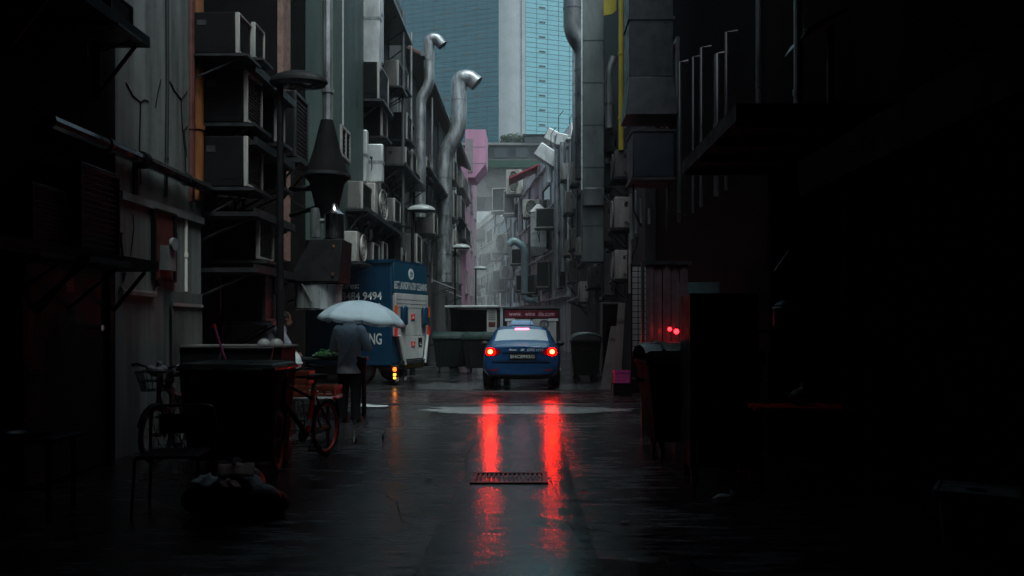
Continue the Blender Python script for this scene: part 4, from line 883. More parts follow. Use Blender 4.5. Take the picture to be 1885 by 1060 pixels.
for i in range(len(secs) - 1):
    for q in range(N):
        a, b = idx[q], idx[(q + 1) % N]; fs.append((i * N + a, i * N + b, (i + 1) * N + b, (i + 1) * N + a))
        m_ = 0; qq = q if q < n - 1 else N - 1 - q
        if qq == 6 and i in (4, 5, 6): m_ = 1
        if qq in (8, 9) and i == 3: m_ = 2
        if qq in (8, 9) and i == 7: m_ = 3
        mi.append(m_)
for e, i in ((0, 0), (1, len(secs) - 1)):
    for q in range(n - 1):
        r0, r1 = i * N + q, i * N + q + 1
        l0 = i * N + (n + q - 1 if 0 < q else 0) if q else i * N; l1 = i * N + (n + q) if q + 1 < n - 1 else i * N + n - 1
        f = [r0, r1] + ([l1] if l1 != r1 else []) + ([l0] if l0 != r0 else [])
        if len(f) >= 3: fs.append(tuple(f)); mi.append(0)
me = bpy.data.meshes.new('tmp'); me.from_pydata(vs, [], fs)
for p, m_ in zip(me.polygons, mi): p.material_index = m_
bm = bmesh.new(); bm.from_mesh(me); bmesh.ops.recalc_face_normals(bm, faces=bm.faces); bm.to_mesh(me); bm.free()
for mm in ('taxi_blue', 'glass', 'glass', 'glass'): me.materials.append(M[mm])
to = bpy.data.objects.new('tmp', me); C.objects.link(to); k_ = to.modifiers.new('s', 'SUBSURF'); k_.levels = 3; k_.render_levels = 3
ev = bpy.data.meshes.new_from_object(to.evaluated_get(bpy.context.evaluated_depsgraph_get())); bpy.data.objects.remove(to)
bmx = bmesh.new(); bmx.from_mesh(ev); bvh = BVHTree.FromBMesh(bmx)
M['rear_glass'] = mat('rear_glass', (.75, .82, .84), .3, metal=.5, var=.05, rvar=.03)
M['tint'] = mat('tinted_glass', (.03, .035, .04), .06, var=.05, spec=.9, rvar=.02)
for mid, nm, mm in ((0, 'body', 'taxi_blue'), (1, 'side_window', 'tint'), (2, 'rear_window', 'rear_glass'), (3, 'windscreen', 'tint')):
    b2 = bmx.copy(); bmesh.ops.delete(b2, geom=[f for f in b2.faces if f.material_index != mid], context='FACES')
    if mid == 1:
        for sgn in (-1, 1):
            b3 = b2.copy(); bmesh.ops.delete(b3, geom=[f for f in b3.faces if f.calc_center_median().x * sgn < 0], context='FACES')
            m3 = bpy.data.meshes.new(nm); b3.to_mesh(m3); m3.materials.clear(); m3.materials.append(M[mm]); o3 = bpy.data.objects.new(nm, m3); C.objects.link(o3); o3.parent = tx
            for p in m3.polygons: p.material_index = 0; p.use_smooth = True
        continue
    m3 = bpy.data.meshes.new(nm); b2.to_mesh(m3); m3.materials.clear(); m3.materials.append(M[mm])
    for p in m3.polygons: p.material_index = 0; p.use_smooth = True
    o3 = bpy.data.objects.new(nm, m3); C.objects.link(o3); o3.parent = tx
    if nm == 'rear_window': rw = o3
def onrear(x, z, off=.006):
    h = bvh.ray_cast(Vector((x, -2, z)), Vector((0, 1, 0)))
    return Vector((x, (h[0].y if h[0] else .3) - off, z))
def patch(name, poly, m, parent, off=.008, nx=10, nz=6, thick=.012, rnd=0):
    # poly: four corners (x,z): bottom left, bottom right, top right, top left, as seen from behind
    k = MB(); gr = []
    for j in range(nz + 1):
        for i in range(nx + 1):
            u, v = i / nx, j / nz
            if rnd: a_, b_ = 2 * u - 1, 2 * v - 1; u, v = .5 + .5 * a_ * (1 - rnd * b_ * b_ / 2) ** .5, .5 + .5 * b_ * (1 - rnd * a_ * a_ / 2) ** .5
            x = (poly[0][0] * (1 - u) + poly[1][0] * u) * (1 - v) + (poly[3][0] * (1 - u) + poly[2][0] * u) * v
            z = (poly[0][1] * (1 - u) + poly[1][1] * u) * (1 - v) + (poly[3][1] * (1 - u) + poly[2][1] * u) * v
            gr.append(onrear(x, z, off))
    W_ = nx + 1; k.add(gr + [p + Vector((0, thick, 0)) for p in gr], [])
    T = len(gr)
    for j in range(nz):
        for i in range(nx):
            a = j * W_ + i; k.f.append((a, a + 1, a + W_ + 1, a + W_)); k.f.append((T + a, T + a + W_, T + a + W_ + 1, T + a + 1))
    bd = [i for i in range(nx)] + [j * W_ + nx for j in range(nz)] + [nz * W_ + i for i in range(nx, 0, -1)] + [j * W_ for j in range(nz, 0, -1)]
    for q in range(len(bd)): a, b = bd[q], bd[(q + 1) % len(bd)]; k.f.append((a, b, T + b, T + a))
    return k.build(name, m, parent, smooth=50)
for s_ in (-1, 1):
    P_ = [(s_ * .50, .80), (s_ * .81, .77), (s_ * .80, .96), (s_ * .44, .92)]
    if s_ < 0: P_ = [P_[1], P_[0], P_[3], P_[2]]
    lo = patch('tail_light', P_, M['brake_dim'], tx, rnd=.35)
    P_ = [(s_ * .60, .79), (s_ * .795, .785), (s_ * .79, .955), (s_ * .60, .95)]
    if s_ < 0: P_ = [P_[1], P_[0], P_[3], P_[2]]
    lb = patch('brake_lens', P_, M['brake'], lo, off=.014, rnd=.8)
    P_ = [(s_ * .645, .825), (s_ * .755, .82), (s_ * .75, .918), (s_ * .643, .915)]
    if s_ < 0: P_ = [P_[1], P_[0], P_[3], P_[2]]
    patch('brake_bulb', P_, M['bulb'], lo, off=.02, rnd=.9)
pl = patch('number_plate', [(-.28, .70), (.34, .70), (.34, .83), (-.28, .83)], M['plate'], tx, off=.016)
pp = onrear(-.25, .72, .018); text('plate_text', 'SHC8955G', (pp.x, pp.y - .004, .725), (1, 0, 0), (0, 0, 1), .55, .075, M['text_white'], pl, .002)
patch('chrome_strip', [(-.66, .625), (.66, .625), (.66, .648), (-.66, .648)], M['chrome'], tx, off=.01)
patch('plate_garnish', [(-.42, .838), (.42, .838), (.40, .853), (-.40, .853)], M['chrome'], tx, off=.012)
patch('boot_seam', [(-.60, .668), (.60, .668), (.60, .676), (-.60, .676)], M['rubber'], tx, off=.003, nx=16, nz=1)
patch('bumper_seam', [(-.74, .50), (.74, .50), (.74, .508), (-.74, .508)], M['rubber'], tx, off=.003, nx=16, nz=1)
for s_ in (-1, 1): patch('bumper_reflector', [(s_ * .62 - .09, .44), (s_ * .62 + .09, .44), (s_ * .62 + .09, .475), (s_ * .62 - .09, .475)], M['brake_dim'], tx, off=.006, nz=2)
patch('lower_bumper', [(-.66, .27), (.66, .27), (.70, .36), (-.70, .36)], M['rubber'], tx, off=.006)
bp_ = onrear(.0, .88, .004)
text('fleet_lettering', '6552 1111', (.13, onrear(.2, .90).y - .012, .885), (1, 0, 0), (0, 0, 1), .36, .06, M['text_white'], tx)
k = MB(); k.prism([(-.28, .90), (-.10, .895), (-.12, .915), (-.05, .925), (-.2, .92), (-.26, .94)], (0, onrear(-.15, .87).y - .008, 0), (1, 0, 0), (0, 0, 1), (0, -.004, 0)); k.prism([(-.02, .89), (.06, .89), (.08, .935), (.0, .935)], (0, onrear(.02, .87).y - .008, 0), (1, 0, 0), (0, 0, 1), (0, -.004, 0)); k.build('fleet_mark', M['text_white'], tx)
patch('high_brake_lamp', [(-.17, 1.365), (.18, 1.365), (.17, 1.40), (-.16, 1.40)], M['high_brake'], rw, off=.012, nz=3)
k = MB(); k.hexa([(-.30, 1.7, 1.47), (.30, 1.7, 1.47), (.30, 1.92, 1.475), (-.30, 1.92, 1.475)], [(-.24, 1.74, 1.585), (.24, 1.74, 1.585), (.24, 1.88, 1.585), (-.24, 1.88, 1.585)]); k.build('roof_sign', mat('roof_sign', (.3, .5, .75), .35, var=.05), tx, bevel=.02)
for s_ in (-1, 1):
    for yy in (.98, 3.75):
        k = MB(); k.lathe([(.001, -.11), (.2, -.11), (.30, -.105), (.325, -.08), (.325, .08), (.30, .105), (.2, .11), (.001, .11)], (s_ * .80, yy, .325), 28, 'X'); wo = k.build('wheel', M['tyre'], tx)
        k = MB(); a, b = (.112, .116) if s_ > 0 else (-.116, -.112); k.lathe([(.001, a), (.19, a), (.19, b), (.001, b)], (s_ * .80, yy, .325), 20, 'X'); k.build('rim', M['zinc_dark'], wo)
    k = MB(); k.sphere((s_ * 1.0, 3.05, .99), .1, 8, (1.1, .7, .7)); k.tube([(s_ * .86, 3.05, .95), (s_ * 1.0, 3.05, .98)], .03, 6); k.build('wing_mirror', M['rubber'], tx)
k = MB(); k.tube([(.2, 1.55, 1.47), (.22, 1.35, 1.62)], .006, 5); k.build('aerial', M['rubber'], tx)
bmx.free()

# ------------------------------------------------------------------ vans in front of the taxi
v = thing('delivery_van', 'dark open backed van with pale roof edge, ahead of the taxi on its left', 'van', (X(870, 26), 26, 0))
k = MB(); k.box(-.78, -.72, 0, 2.6, .35, 2.05); k.box(.45, .82, 0, 2.6, .35, 2.05); k.box(-.719, .449, 2.5, 2.6, .35, 2.05); k.box(-.719, .449, 0, 2.499, .35, .45); k.build('body', M['dark_metal'], v, bevel=.01)
k = MB(); k.box(-.92, .86, -.1, 2.7, 2.06, 2.13); k.build('roof', M['zinc_pale'], v, bevel=.01)
po = MB().box(.47, .80, -.02, -.003, .5, 2.03).build('panel', M['truck_white'], v, bevel=.004)
k = MB(); k.box(.53, .75, -.026, -.0205, 1.42, 1.58); k.build('red_notice', M['rust_red'], po)
k = MB(); [k.box(.52, .76, -.026, -.0205, 1.66 + i * .07, 1.685 + i * .07) for i in range(4)]; k.build('small_print', M['ac_grey'], po)
k = MB(); k.box(-.5, .2, .8, 1.6, .46, 1.25); k.build('load', M['wood'], v, bevel=.02)
for yy in (.5, 2.1):
    for xx in (-.72, .72): k = MB(); k.lathe([(.001, -.09), (.27, -.09), (.29, 0), (.27, .09), (.001, .09)], (xx, yy, .29), 20, 'X'); k.build('wheel', M['tyre'], v)
v = thing('wine_van', 'small van with white rear doors and dark red web address board beyond the taxi', 'van', (X(978, 24), 24, 0))
k = MB(); k.box(-.87, .87, .0, 2.8, .35, 1.98); k.build('body', M['dark_metal'], v, bevel=.02)
k = MB(); k.box(-.9, .9, -.06, .3, 1.985, 2.03); k.build('roof_edge', M['zinc_dark'], v)
bd = MB().box(-.80, .82, -.04, -.002, 1.70, 1.93).build('header_board', mat('wine_red', (.13, .008, .02), .4, var=.1), v, bevel=.004)
text('lettering', 'www.  wine  sia.com', (-.68, -.041, 1.755), (1, 0, 0), (0, 0, 1), 1.38, .13, mat('pink_letter', (.62, .35, .42), .5), bd)
for x0, x1 in ((-.74, -.01), (.03, .76)):
    do = MB().box(x0, x1, -.03, -.002, .5, 1.66).build('door', mat('van_door', (.45, .45, .45), .45, var=.15, streak=.5), v, bevel=.006)
    cx = (x0 + x1) / 2; k = MB()
    for r in (.135, .105): k.tube([(cx + r * cos(t), -.034, 1.5 + r * sin(t)) for t in [2 * pi * i / 28 for i in range(29)]], .009, 6, cap=False)
    for px_ in ([(-.05, .05), (.05, .05)], [(-.06, 0), (.06, 0)], [(0, .09), (0, -.06)], [(-.05, -.06), (.05, -.06)], [(-.05, .05), (-.05, -.06)]): k.tube([(cx + a, -.034, 1.5 + b) for a, b in px_], .008, 5)
    k.build('round_emblem', M['dark_metal'], do)
    k = MB(); k.box(cx - .2, cx + .2, -.034, -.0305, 1.26, 1.275); k.build('rule', M['dark_metal'], do)
    k = MB(); k.box(cx - .04, cx + .04, -.07, -.031, .95, 1.1); k.build('handle', M['rubber'], do)
k = MB(); k.box(-.80, -.5, -.045, -.031, 1.6, 1.68); k.box(.52, .82, -.045, -.031, 1.6, 1.68); k.build('hinge_bar', M['text_white'], v)
for yy in (.5, 2.2):
    for xx in (-.78, .78): k = MB(); k.lathe([(.001, -.09), (.27, -.09), (.29, 0), (.27, .09), (.001, .09)], (xx, yy, .29), 20, 'X'); k.build('wheel', M['tyre'], v)

# ------------------------------------------------------------------ people
def limb(k, pts, rs, n=12):
    pts = [Vector(p) for p in pts]
    k.tube(pts, rs, n, cap=True)
    for p, r in zip(pts, rs): k.sphere(p, r * .99, 8)
def ring(c, rx, ry, tilt=0, n=20):
    c = Vector(c); return [c + Vector((rx * cos(2 * pi * q / n), ry * sin(2 * pi * q / n), tilt * ry * sin(2 * pi * q / n))) for q in range(n)]
def hand(k, wrist, d, side, curl=.9):
    # palm along d; fingers curl about the side axis; thumb leaves the palm's side
    d = Vector(d).normalized(); s = Vector(side).normalized(); nrm = s.cross(d).normalized(); w_ = Vector(wrist)
    k.tube([w_, w_ + d * .03, w_ + d * .09], [.026, .036, .038], 10, ell=(1.0, .5), up=nrm)
    for i, ln in enumerate((.072, .082, .077, .06)):
        p = w_ + d * .085 + s * (.028 - i * .0185); pts = [p - d * .03, p]; a = .25
        for f in (.45, .32, .25): a += curl * .75; q = pts[-1] + (d * cos(a) + nrm * sin(a)) * ln * f; pts.append(q)
        limb(k, pts, [.009, .0095, .009, .0085, .0075], 8)
    p = w_ + d * .03 + s * .03; limb(k, [p, p + d * .025 + s * .028 + nrm * .01, p + d * .05 + s * .03 + nrm * .03, p + d * .062 + s * .018 + nrm * .045], [.012, .011, .010, .008], 8)
def head(k, c, f, r=.098):
    # f: facing direction (horizontal unit)
    c = Vector(c); f = Vector(f).normalized(); s = f.cross(Vector((0, 0, 1))).normalized()
    k.sphere(c + Vector((0, 0, .02)), r, 12, (.86, .98, 1.12)); k.sphere(c + f * .03 - Vector((0, 0, .055)), r * .68, 10, (.95, .95, 1.0))
    limb(k, [c + f * .085 + Vector((0, 0, .02)), c + f * .115 - Vector((0, 0, .02))], [.011, .016], 8)
    for q in (-1, 1): k.sphere(c + s * q * .086 - Vector((0, 0, .005)), .028, 8, (.4, .8, 1.1)); k.sphere(c + f * .088 + s * q * .033 + Vector((0, 0, .022)), .012, 6)
    k.sphere(c + f * .088 - Vector((0, 0, .06)), .022, 8, (1.2, .6, .5))
# man under the umbrella, seen from behind, facing away and a little right
man = thing('person', 'person seen from behind in grey shirt and dark trousers under the pale umbrella', 'person', (-2.70, 11.8, 0), radians(-14))
k = MB()
k.loft([ring((0, -.0, .86), .165, .115), ring((0, 0, .95), .17, .12), ring((0, 0, 1.08), .155, .11), ring((0, 0, 1.25), .18, .12), ring((0, .0, 1.38), .19, .11), ring((0, .01, 1.45), .12, .085), ring((0, .02, 1.50), .06, .06), ring((0, .03, 1.56), .055, .058)])
for s_ in (-1, 1): limb(k, [(s_ * .09, 0, .9), (s_ * .10, .01, .5), (s_ * .11, -.02, .09)], [.095, .06, .042]); limb(k, [(s_ * .11, -.03, .05), (s_ * .125, .12, .035)], [.045, .035])
limb(k, [(.19, .0, 1.39), (.295, .03, 1.10), (.19, .27, 1.15), (.13, .31, 1.18)], [.055, .042, .033, .028])
limb(k, [(-.19, .0, 1.39), (-.285, .04, 1.10), (-.12, .24, 1.02)], [.055, .042, .032])
hand(k, (.13, .30, 1.18), (-.35, .35, .55), (.6, -.2, .5), 1.0); hand(k, (-.12, .24, 1.02), (.8, .5, .1), (0, .2, 1), .8)
head(k, (0, .06, 1.645), (.25, 1, 0))
remeshed(k, 'body', M['skin'], man, .009, 3)
k = MB(); c = Vector((0, .045, 1.67)); k.sphere(c, .107, 12, (.88, .98, 1.02)); k.sphere(c + Vector((0, -.04, -.06)), .085, 10, (.85, .7, .8)); remeshed(k, 'hair', M['hair'], man, .011, 2)
k = MB()
k.loft([ring((0, -.01, .74), .192, .15), ring((0, -.005, .9), .182, .145), ring((0, 0, 1.05), .168, .135), ring((0, 0, 1.2), .185, .14), ring((0, 0, 1.32), .215, .14), ring((0, .005, 1.41), .19, .125), ring((0, .012, 1.465), .10, .09), ring((0, .02, 1.50), .075, .075)])
limb(k, [(.175, 0, 1.385), (.235, .01, 1.26), (.285, .03, 1.13)], [.085, .076, .07]); limb(k, [(-.175, 0, 1.385), (-.23, .015, 1.26), (-.275, .035, 1.13)], [.085, .076, .07])
for i in range(5): k.tube([(-.12 + .05 * i, -.148, .84 + .03 * i), (-.02 + .03 * i, -.155, .98 + .05 * i), (.08 + .02 * i, -.142, 1.1 + .07 * i)], .009, 6)
k.tube([(.075 * cos(t), .018 + .078 * sin(t), 1.50 - .012 * sin(t)) for t in [2 * pi * i / 20 for i in range(21)]], .014, 6, cap=False)
remeshed(k, 'shirt', M['shirt_grey'], man, .011, 5)
k = MB(); k.loft([ring((0, 0, .78), .18, .135), ring((0, 0, .9), .185, .135), ring((0, 0, 1.0), .18, .13)])
for s_ in (-1, 1): limb(k, [(s_ * .09, 0, .88), (s_ * .10, .01, .5), (s_ * .11, -.015, .07)], [.108, .083, .07])
remeshed(k, 'trousers', M['trousers'], man, .012, 4)
for s_ in (-1, 1): k = MB(); k.loft([ring((s_ * .115, .05, z), .052, .14 - abs(z - .04) * .4) for z in (.002, .03, .06, .085)]); k.build('shoe', M['rubber'], man)
# umbrella held over him
um = thing('umbrella', 'pale translucent open umbrella held over the person in grey', 'umbrella', (-2.50, 11.86, 1.83), 0)
um.rotation_euler = (radians(-3), radians(5), 0)
k = MB(); seg = 8; rings = []
for j in range(9):
    t = j / 8; r = .66 * sin(t * 1.12) / sin(1.12); z = -.32 * (1 - cos(t * 1.12)) / (1 - cos(1.12)); g_ = []
    for q in range(seg * 6):
        a = 2 * pi * q / (seg * 6) + .2; u = (q % 6) / 6; sag = sin(pi * u); g_.append((r * (1 - .06 * sag * t) * cos(a), r * (1 - .06 * sag * t) * sin(a), z - .035 * sag * t * t))
    rings.append(g_)
rings[0] = [(x * 1, y * 1, z + .004) for x, y, z in [(1e-4 * cos(2 * pi * q / 48), 1e-4 * sin(2 * pi * q / 48), 0) for q in range(48)]]
k.loft(rings, cap=False); k.build('canopy', M['umbrella'], um, smooth=9, solid=.002)
k = MB()
for q in range(seg): a = 2 * pi * q / seg + .2; k.tube([(.66 * sin(t * 1.12) / sin(1.12) * cos(a), .66 * sin(t * 1.12) / sin(1.12) * sin(a), -.32 * (1 - cos(t * 1.12)) / (1 - cos(1.12)) - .006) for t in [i / 6 for i in range(7)]], .003, 5)
k.build('rib', M['steel'], um)
k = MB(); k.tube([(0, 0, .05), (0, 0, 0)], [.004, .008], 8); k.tube([(0, 0, 0), (-.03, .20, -.62)], .007, 8); k.build('shaft', M['steel'], um)
k = MB(); k.tube([(-.03, .2, -.6), (-.035, .22, -.70)] + [(-.035 + .03 * (1 - cos(t)), .22, -.70 - .03 * sin(t)) for t in (pi * .25, pi * .5, pi * .75, pi)], .013, 8); k.build('handle', M['rubber'], um)
# cook bending by the stall
ck = thing('person', 'person in a white shirt bending over the kitchen stall behind the lamp post', 'person', (-4.26, 12.6, 0), radians(-60))
k = MB()
limb(k, [(0, 0, .92), (0, .10, 1.15), (0, .2, 1.36)], [.14, .145, .15], 14); limb(k, [(0, .22, 1.4), (0, .29, 1.5)], [.06, .055])
for s_ in (-1, 1):
    limb(k, [(s_ * .09, 0, .9), (s_ * .1, .03, .5), (s_ * .1, -.02, .08)], [.1, .065, .045]); limb(k, [(s_ * .1, -.02, .05), (s_ * .11, .13, .035)], [.045, .035])
    limb(k, [(s_ * .18, .2, 1.38), (s_ * .22, .32, 1.14), (s_ * .14, .5, 1.0)], [.055, .042, .03]); hand(k, (s_ * .14, .5, 1.0), (-s_ * .2, .8, -.3), (-s_, 0, 0.2), .7)
head(k, (0, .34, 1.56), (0, 1, -.3)); remeshed(k, 'body', M['skin'], ck, .01, 3)
k = MB(); k.sphere((0, .32, 1.585), .107, 12, (.9, 1, 1)); remeshed(k, 'hair', M['hair'], ck, .012, 2)
k = MB(); limb(k, [(0, -.02, .88), (0, .09, 1.12), (0, .19, 1.36)], [.18, .18, .18], 16)
for s_ in (-1, 1): limb(k, [(s_ * .15, .19, 1.39), (s_ * .21, .27, 1.24), (s_ * .225, .32, 1.16)], [.095, .08, .075])
remeshed(k, 'shirt', M['shirt_white'], ck, .013, 5)
k = MB(); limb(k, [(0, 0, .8), (0, 0, .95)], [.165, .16])
for s_ in (-1, 1): limb(k, [(s_ * .09, 0, .88), (s_ * .1, .03, .5), (s_ * .1, -.015, .07)], [.115, .085, .07])
remeshed(k, 'trousers', M['trousers'], ck, .013, 4)

# ------------------------------------------------------------------ bins
def wheelie(label, loc, rz, group):
    g = thing('wheelie_bin', label, 'bin', loc, rz, group)
    k = MB(); k.hexa([(-.23, -.26, .1), (.23, -.26, .1), (.23, .26, .1), (-.23, .26, .1)], [(-.29, -.34, .98), (.29, -.34, .98), (.29, .34, .98), (-.29, .34, .98)])
    k.box(-.305, .305, -.355, .355, .96, 1.0); k.build('body', M['bin_green'], g, bevel=.02)
    rings = [[(sx * .31 * s_, sy * .36 * s_, z) for sx, sy in ((-1, -1), (0, -1.05), (1, -1), (1, 0), (1, 1), (0, 1), (-1, 1), (-1, 0))] for s_, z in ((1, 1.005), (1, 1.03), (.9, 1.075), (.4, 1.095))]
    k = MB(); k.loft(rings); k.box(-.2, .2, -.40, -.36, 1.01, 1.03); k.build('lid', M['bin_lid'], g, bevel=.008)
    k = MB(); k.tube([(-.25, .34, .97), (-.25, .42, 1.0), (.25, .42, 1.0), (.25, .34, .97)], .016, 8); k.build('handle', M['bin_green'], g)
    for s_ in (-1, 1): k = MB(); k.lathe([(.001, -.03), (.09, -.03), (.1, 0), (.09, .03), (.001, .03)], (s_ * .2, .27, .1), 16, 'X'); k.build('wheel', M['rubber'], g)
    return g
def big_bin(label, loc, rz, group):          # four wheeled, long side along local x
    g = thing('waste_container', label, 'bin', loc, rz, group)
    k = MB(); k.hexa([(-.52, -.28, .2), (.52, -.28, .2), (.52, .28, .2), (-.52, .28, .2)], [(-.62, -.36, 1.05), (.62, -.36, 1.05), (.62, .36, 1.05), (-.62, .36, 1.05)])
    k.box(-.645, .645, -.385, .385, 1.03, 1.08)
    for i in range(5): x = -.4 + i * .2; k.hexa([(x - .025, -.30, .3), (x + .025, -.30, .3), (x + .025, -.26, .3), (x - .025, -.26, .3)], [(x - .03, -.372, .98), (x + .03, -.372, .98), (x + .03, -.34, .98), (x - .03, -.34, .98)])
    k.build('body', M['bin_green'], g, bevel=.02)
    rings = []
    for t in range(9):
        a = pi * t / 8; y = -.39 * cos(a); z = 1.085 + .16 * sin(a) ** .8
        rings.append([(-.65, y, z), (-.60, y, z + .025), (-.2, y, z + .03), (.2, y, z + .03), (.60, y, z + .025), (.65, y, z), (.6, y, z - .02), (-.6, y, z - .02)])
    k = MB(); k.loft(rings)
    for x in (-.45, 0, .45): k.tube([(x, -.39 * cos(pi * t / 8), 1.115 + .16 * sin(pi * t / 8) ** .8) for t in range(1, 8)], .02, 6)
    k.build('lid', M['bin_lid'], g)
    for sx in (-1, 1):
        for sy in (-1, 1):
            k = MB(); k.lathe([(.001, -.02), (.075, -.02), (.085, 0), (.075, .02), (.001, .02)], (sx * .45, sy * .22, .086), 16, 'X'); k.box(sx * .45 - .03, sx * .45 + .03, sy * .22 - .03, sy * .22 + .03, .13, .21); k.build('castor', M['rubber'], g)
    for sx in (-1, 1): k = MB(); k.tube([(sx * .62, -.12, .86), (sx * .70, -.12, .86), (sx * .70, .12, .86), (sx * .62, .12, .86)], .018, 8); k.build('grip', M['bin_green'], g)
    return g
wheelie('dark wheelie bin with its lid shut, below the pink broom', (-3.2, 8.15, 0), radians(2), 'wheelie bins along the left wall')
wheelie('dark wheelie bin with wet lid beside the red crates', (-2.80, 8.1, 0), radians(-2), 'wheelie bins along the left wall')
big_bin('dark green waste container by the truck tail on the left', (-2.35, 24.4, 0), radians(3), 'waste containers')
big_bin('dark waste container between the truck and the taxi, in front of the open van', (-1.35, 23.6, 0), radians(-5), 'waste containers')
big_bin('dark green waste container right of the taxi', (1.45, 20.5, 0), radians(90), 'waste containers')
big_bin('near dark waste container with a green humped lid lit red from behind', (1.86, 8.75, 0), radians(3), 'waste containers')

# ------------------------------------------------------------------ bicycles
def bicycle(label, loc, rz, fc, rc, tubec, basket=False, reflect=False, steer=0.0):
    g = thing('bicycle', label, 'bicycle', loc, rz); R = .31
    for x, nm in ((-.5, 'rear'), (.5, 'front')):
        k = MB(); ca, sa = (cos(steer), sin(steer)) if x > 0 else (1, 0)
        def P(a, r, o=0): return (x + r * cos(a) * ca - o * sa, r * cos(a) * sa + o * ca, R + r * sin(a))
        k.tube([P(2 * pi * i / 32, R - .02) for i in range(33)], .021, 8, cap=False); wo = k.build('wheel', M['tyre'], g)
        k = MB(); k.tube([P(2 * pi * i / 32, R - .048) for i in range(33)], .016, 8, cap=False); k.build('rim', rc, wo)
        k = MB()
        for i in range(14): a = 2 * pi * i / 14; k.tube([P(a + .25, .03, .02 * (-1) ** i), P(a, R - .05)], .003, 5)
        k.tube([P(0, 0, -.05), P(0, 0, .05)], .022, 10); k.build('spokes', M['orange_pipe'] if reflect else M['steel'], wo)
        k = MB(); k.tube([(P(radians(a), R + .015)) for a in range(20, 165, 12)], .018, 6, ell=(1.4, .4)); k.build('mudguard', M['black_shade_metal'], g)
    bb = (-.08, 0, .28); st = (-.24, 0, .80); hd = (.36, 0, .86); hb = (.40, 0, .70)
    k = MB(); k.tube([bb, hb], .026, 10); k.tube([(-.2, 0, .66), hd], .018, 10)
    for s_ in (-1, 1): k.tube([(-.5, s_ * .06, R), (-.08, s_ * .045, .28)], .012, 8); k.tube([(-.5, s_ * .06, R), (-.22, s_ * .03, .68)], .010, 8)
    k.tube([(.42, 0, .62), (.345, 0, .93)], .024, 10); k.build('frame', fc, g)
    k = MB(); k.tube([bb, st], .026, 10); k.build('seat_tube', tubec, g)
    MB().tube([(-.108, 0, .371), (-.135, 0, .455)], .0285, 10).build('reflective_band', M['truck_white'], g); MB().tube([(-.224, 0, .748), (-.239, 0, .798)], .0285, 10).build('reflective_band', M['truck_white'], g)
    k = MB()
    for s_ in (-1, 1): k.tube([(.5, s_ * .055, R), (.425, s_ * .055, .6), (.42, 0, .63)], .013, 8)
    k.build('fork', fc, g)
    k = MB(); k.tube([(.345, 0, .92), (.335, 0, 1.0)], .014, 8); k.tube([(.22, -.30, 1.03), (.30, -.24, 1.05), (.345, -.1, 1.0), (.345, .1, 1.0), (.30, .24, 1.05), (.22, .30, 1.03)], .012, 8); hb_ = k.build('handlebar', M['dark_metal'], g)
    for s_ in (-1, 1):
        k = MB(); k.tube([(.16, s_ * .31, 1.025), (.24, s_ * .295, 1.035)], .018, 8); k.build('grip', M['rubber'], hb_)
        k = MB(); k.tube([(.34, s_ * .14, 1.01), (.40, s_ * .18, 1.03), (.38, s_ * .27, 1.03)], .006, 6); k.build('brake_lever', M['steel'], hb_)
    k = MB(); k.tube([(.38, .05, 1.0), (.48, .06, .92), (.46, .03, .7), (.44, .02, .62)], .005, 6); k.build('cable', M['rubber'], g)
    k = MB(); k.tube([st, (-.255, 0, .86)], .013, 8); k.loft([[(-.255 + x, y * w_, .87 + z) for x, y, z in ((-.12, -1, 0), (-.12, 1, 0), (.0, .7, 0), (.14, .2, 0), (.14, -.2, 0), (.0, -.7, 0))] for w_, z in ((.07, 0),)] + [[(-.255 + x, y * .09, .90) for x, y in ((-.13, -1), (-.13, 1), (.0, .7), (.14, .22), (.14, -.22), (.0, -.7))], [(-.255 + x * .9, y * .075, .925) for x, y in ((-.13, -1), (-.13, 1), (.0, .7), (.14, .22), (.14, -.22), (.0, -.7))]]); k.build('saddle', M['rubber'], g, bevel=.006)
    k = MB(); k.lathe([(.001, -.015), (.07, -.015), (.085, 0), (.07, .015), (.001, .015)], (-.08, -.05, .28), 20, 'Y')
    for s_ in (-1, 1): k.tube([(-.08, s_ * .07, .28), (-.08 + s_ * .1, s_ * .08, .28 - s_ * .13)], .010, 6); k.box(-.08 + s_ * .1 - .04, -.08 + s_ * .1 + .04, s_ * .085, s_ * .085 + s_ * .08, .275 - s_ * .14, .295 - s_ * .14) if s_ > 0 else k.box(-.08 + s_ * .1 - .04, -.08 + s_ * .1 + .04, -.165, -.085, .275 - s_ * .14, .295 - s_ * .14)
    k.build('crank', M['dark_metal'], g)
    k = MB(); k.sphere((-.72, 0, .62), .028, 8, (.6, 1, .8)); k.build('rear_reflector', M['red'], g)
    k = MB(); k.tube([(-.1, .06, .27), (-.22, .16, .02)], .009, 6); k.build('kickstand', M['steel'], g)
    if basket:
        k = MB()
        for z, h in ((.78, .11), (.88, .13), (.98, .15)): k.tube([(.42, -h, z), (.42 + h * 1.9, -h, z), (.42 + h * 1.9, h, z), (.42, h, z), (.42, -h, z)], .006, 5)
        for i in range(7): t = -1 + i / 3; k.tube([(.42 + .209, t * .11, .78), (.42 + .285, t * .15, .98)], .004, 5); k.tube([(.52 + t * .1, -.11, .78), (.56 + t * .14, -.15, .98)], .004, 5); k.tube([(.52 + t * .1, .11, .78), (.56 + t * .14, .15, .98)], .004, 5)
        k.build('basket', M['dark_metal'], g)
    return g
bicycle('bicycle with orange spoked red rimmed wheels and a red and white seat tube', (-2.40, 8.35, 0), radians(-103), M['black_shade_metal'], M['dim_red'], M['red'], reflect=True, steer=.35)
bicycle('dark bicycle with a front basket parked against the pale plaster wall', (-4.02, 8.75, 0), radians(-78), M['rust_red'], M['dark_metal'], M['rust_red'], basket=True, steer=-.3)
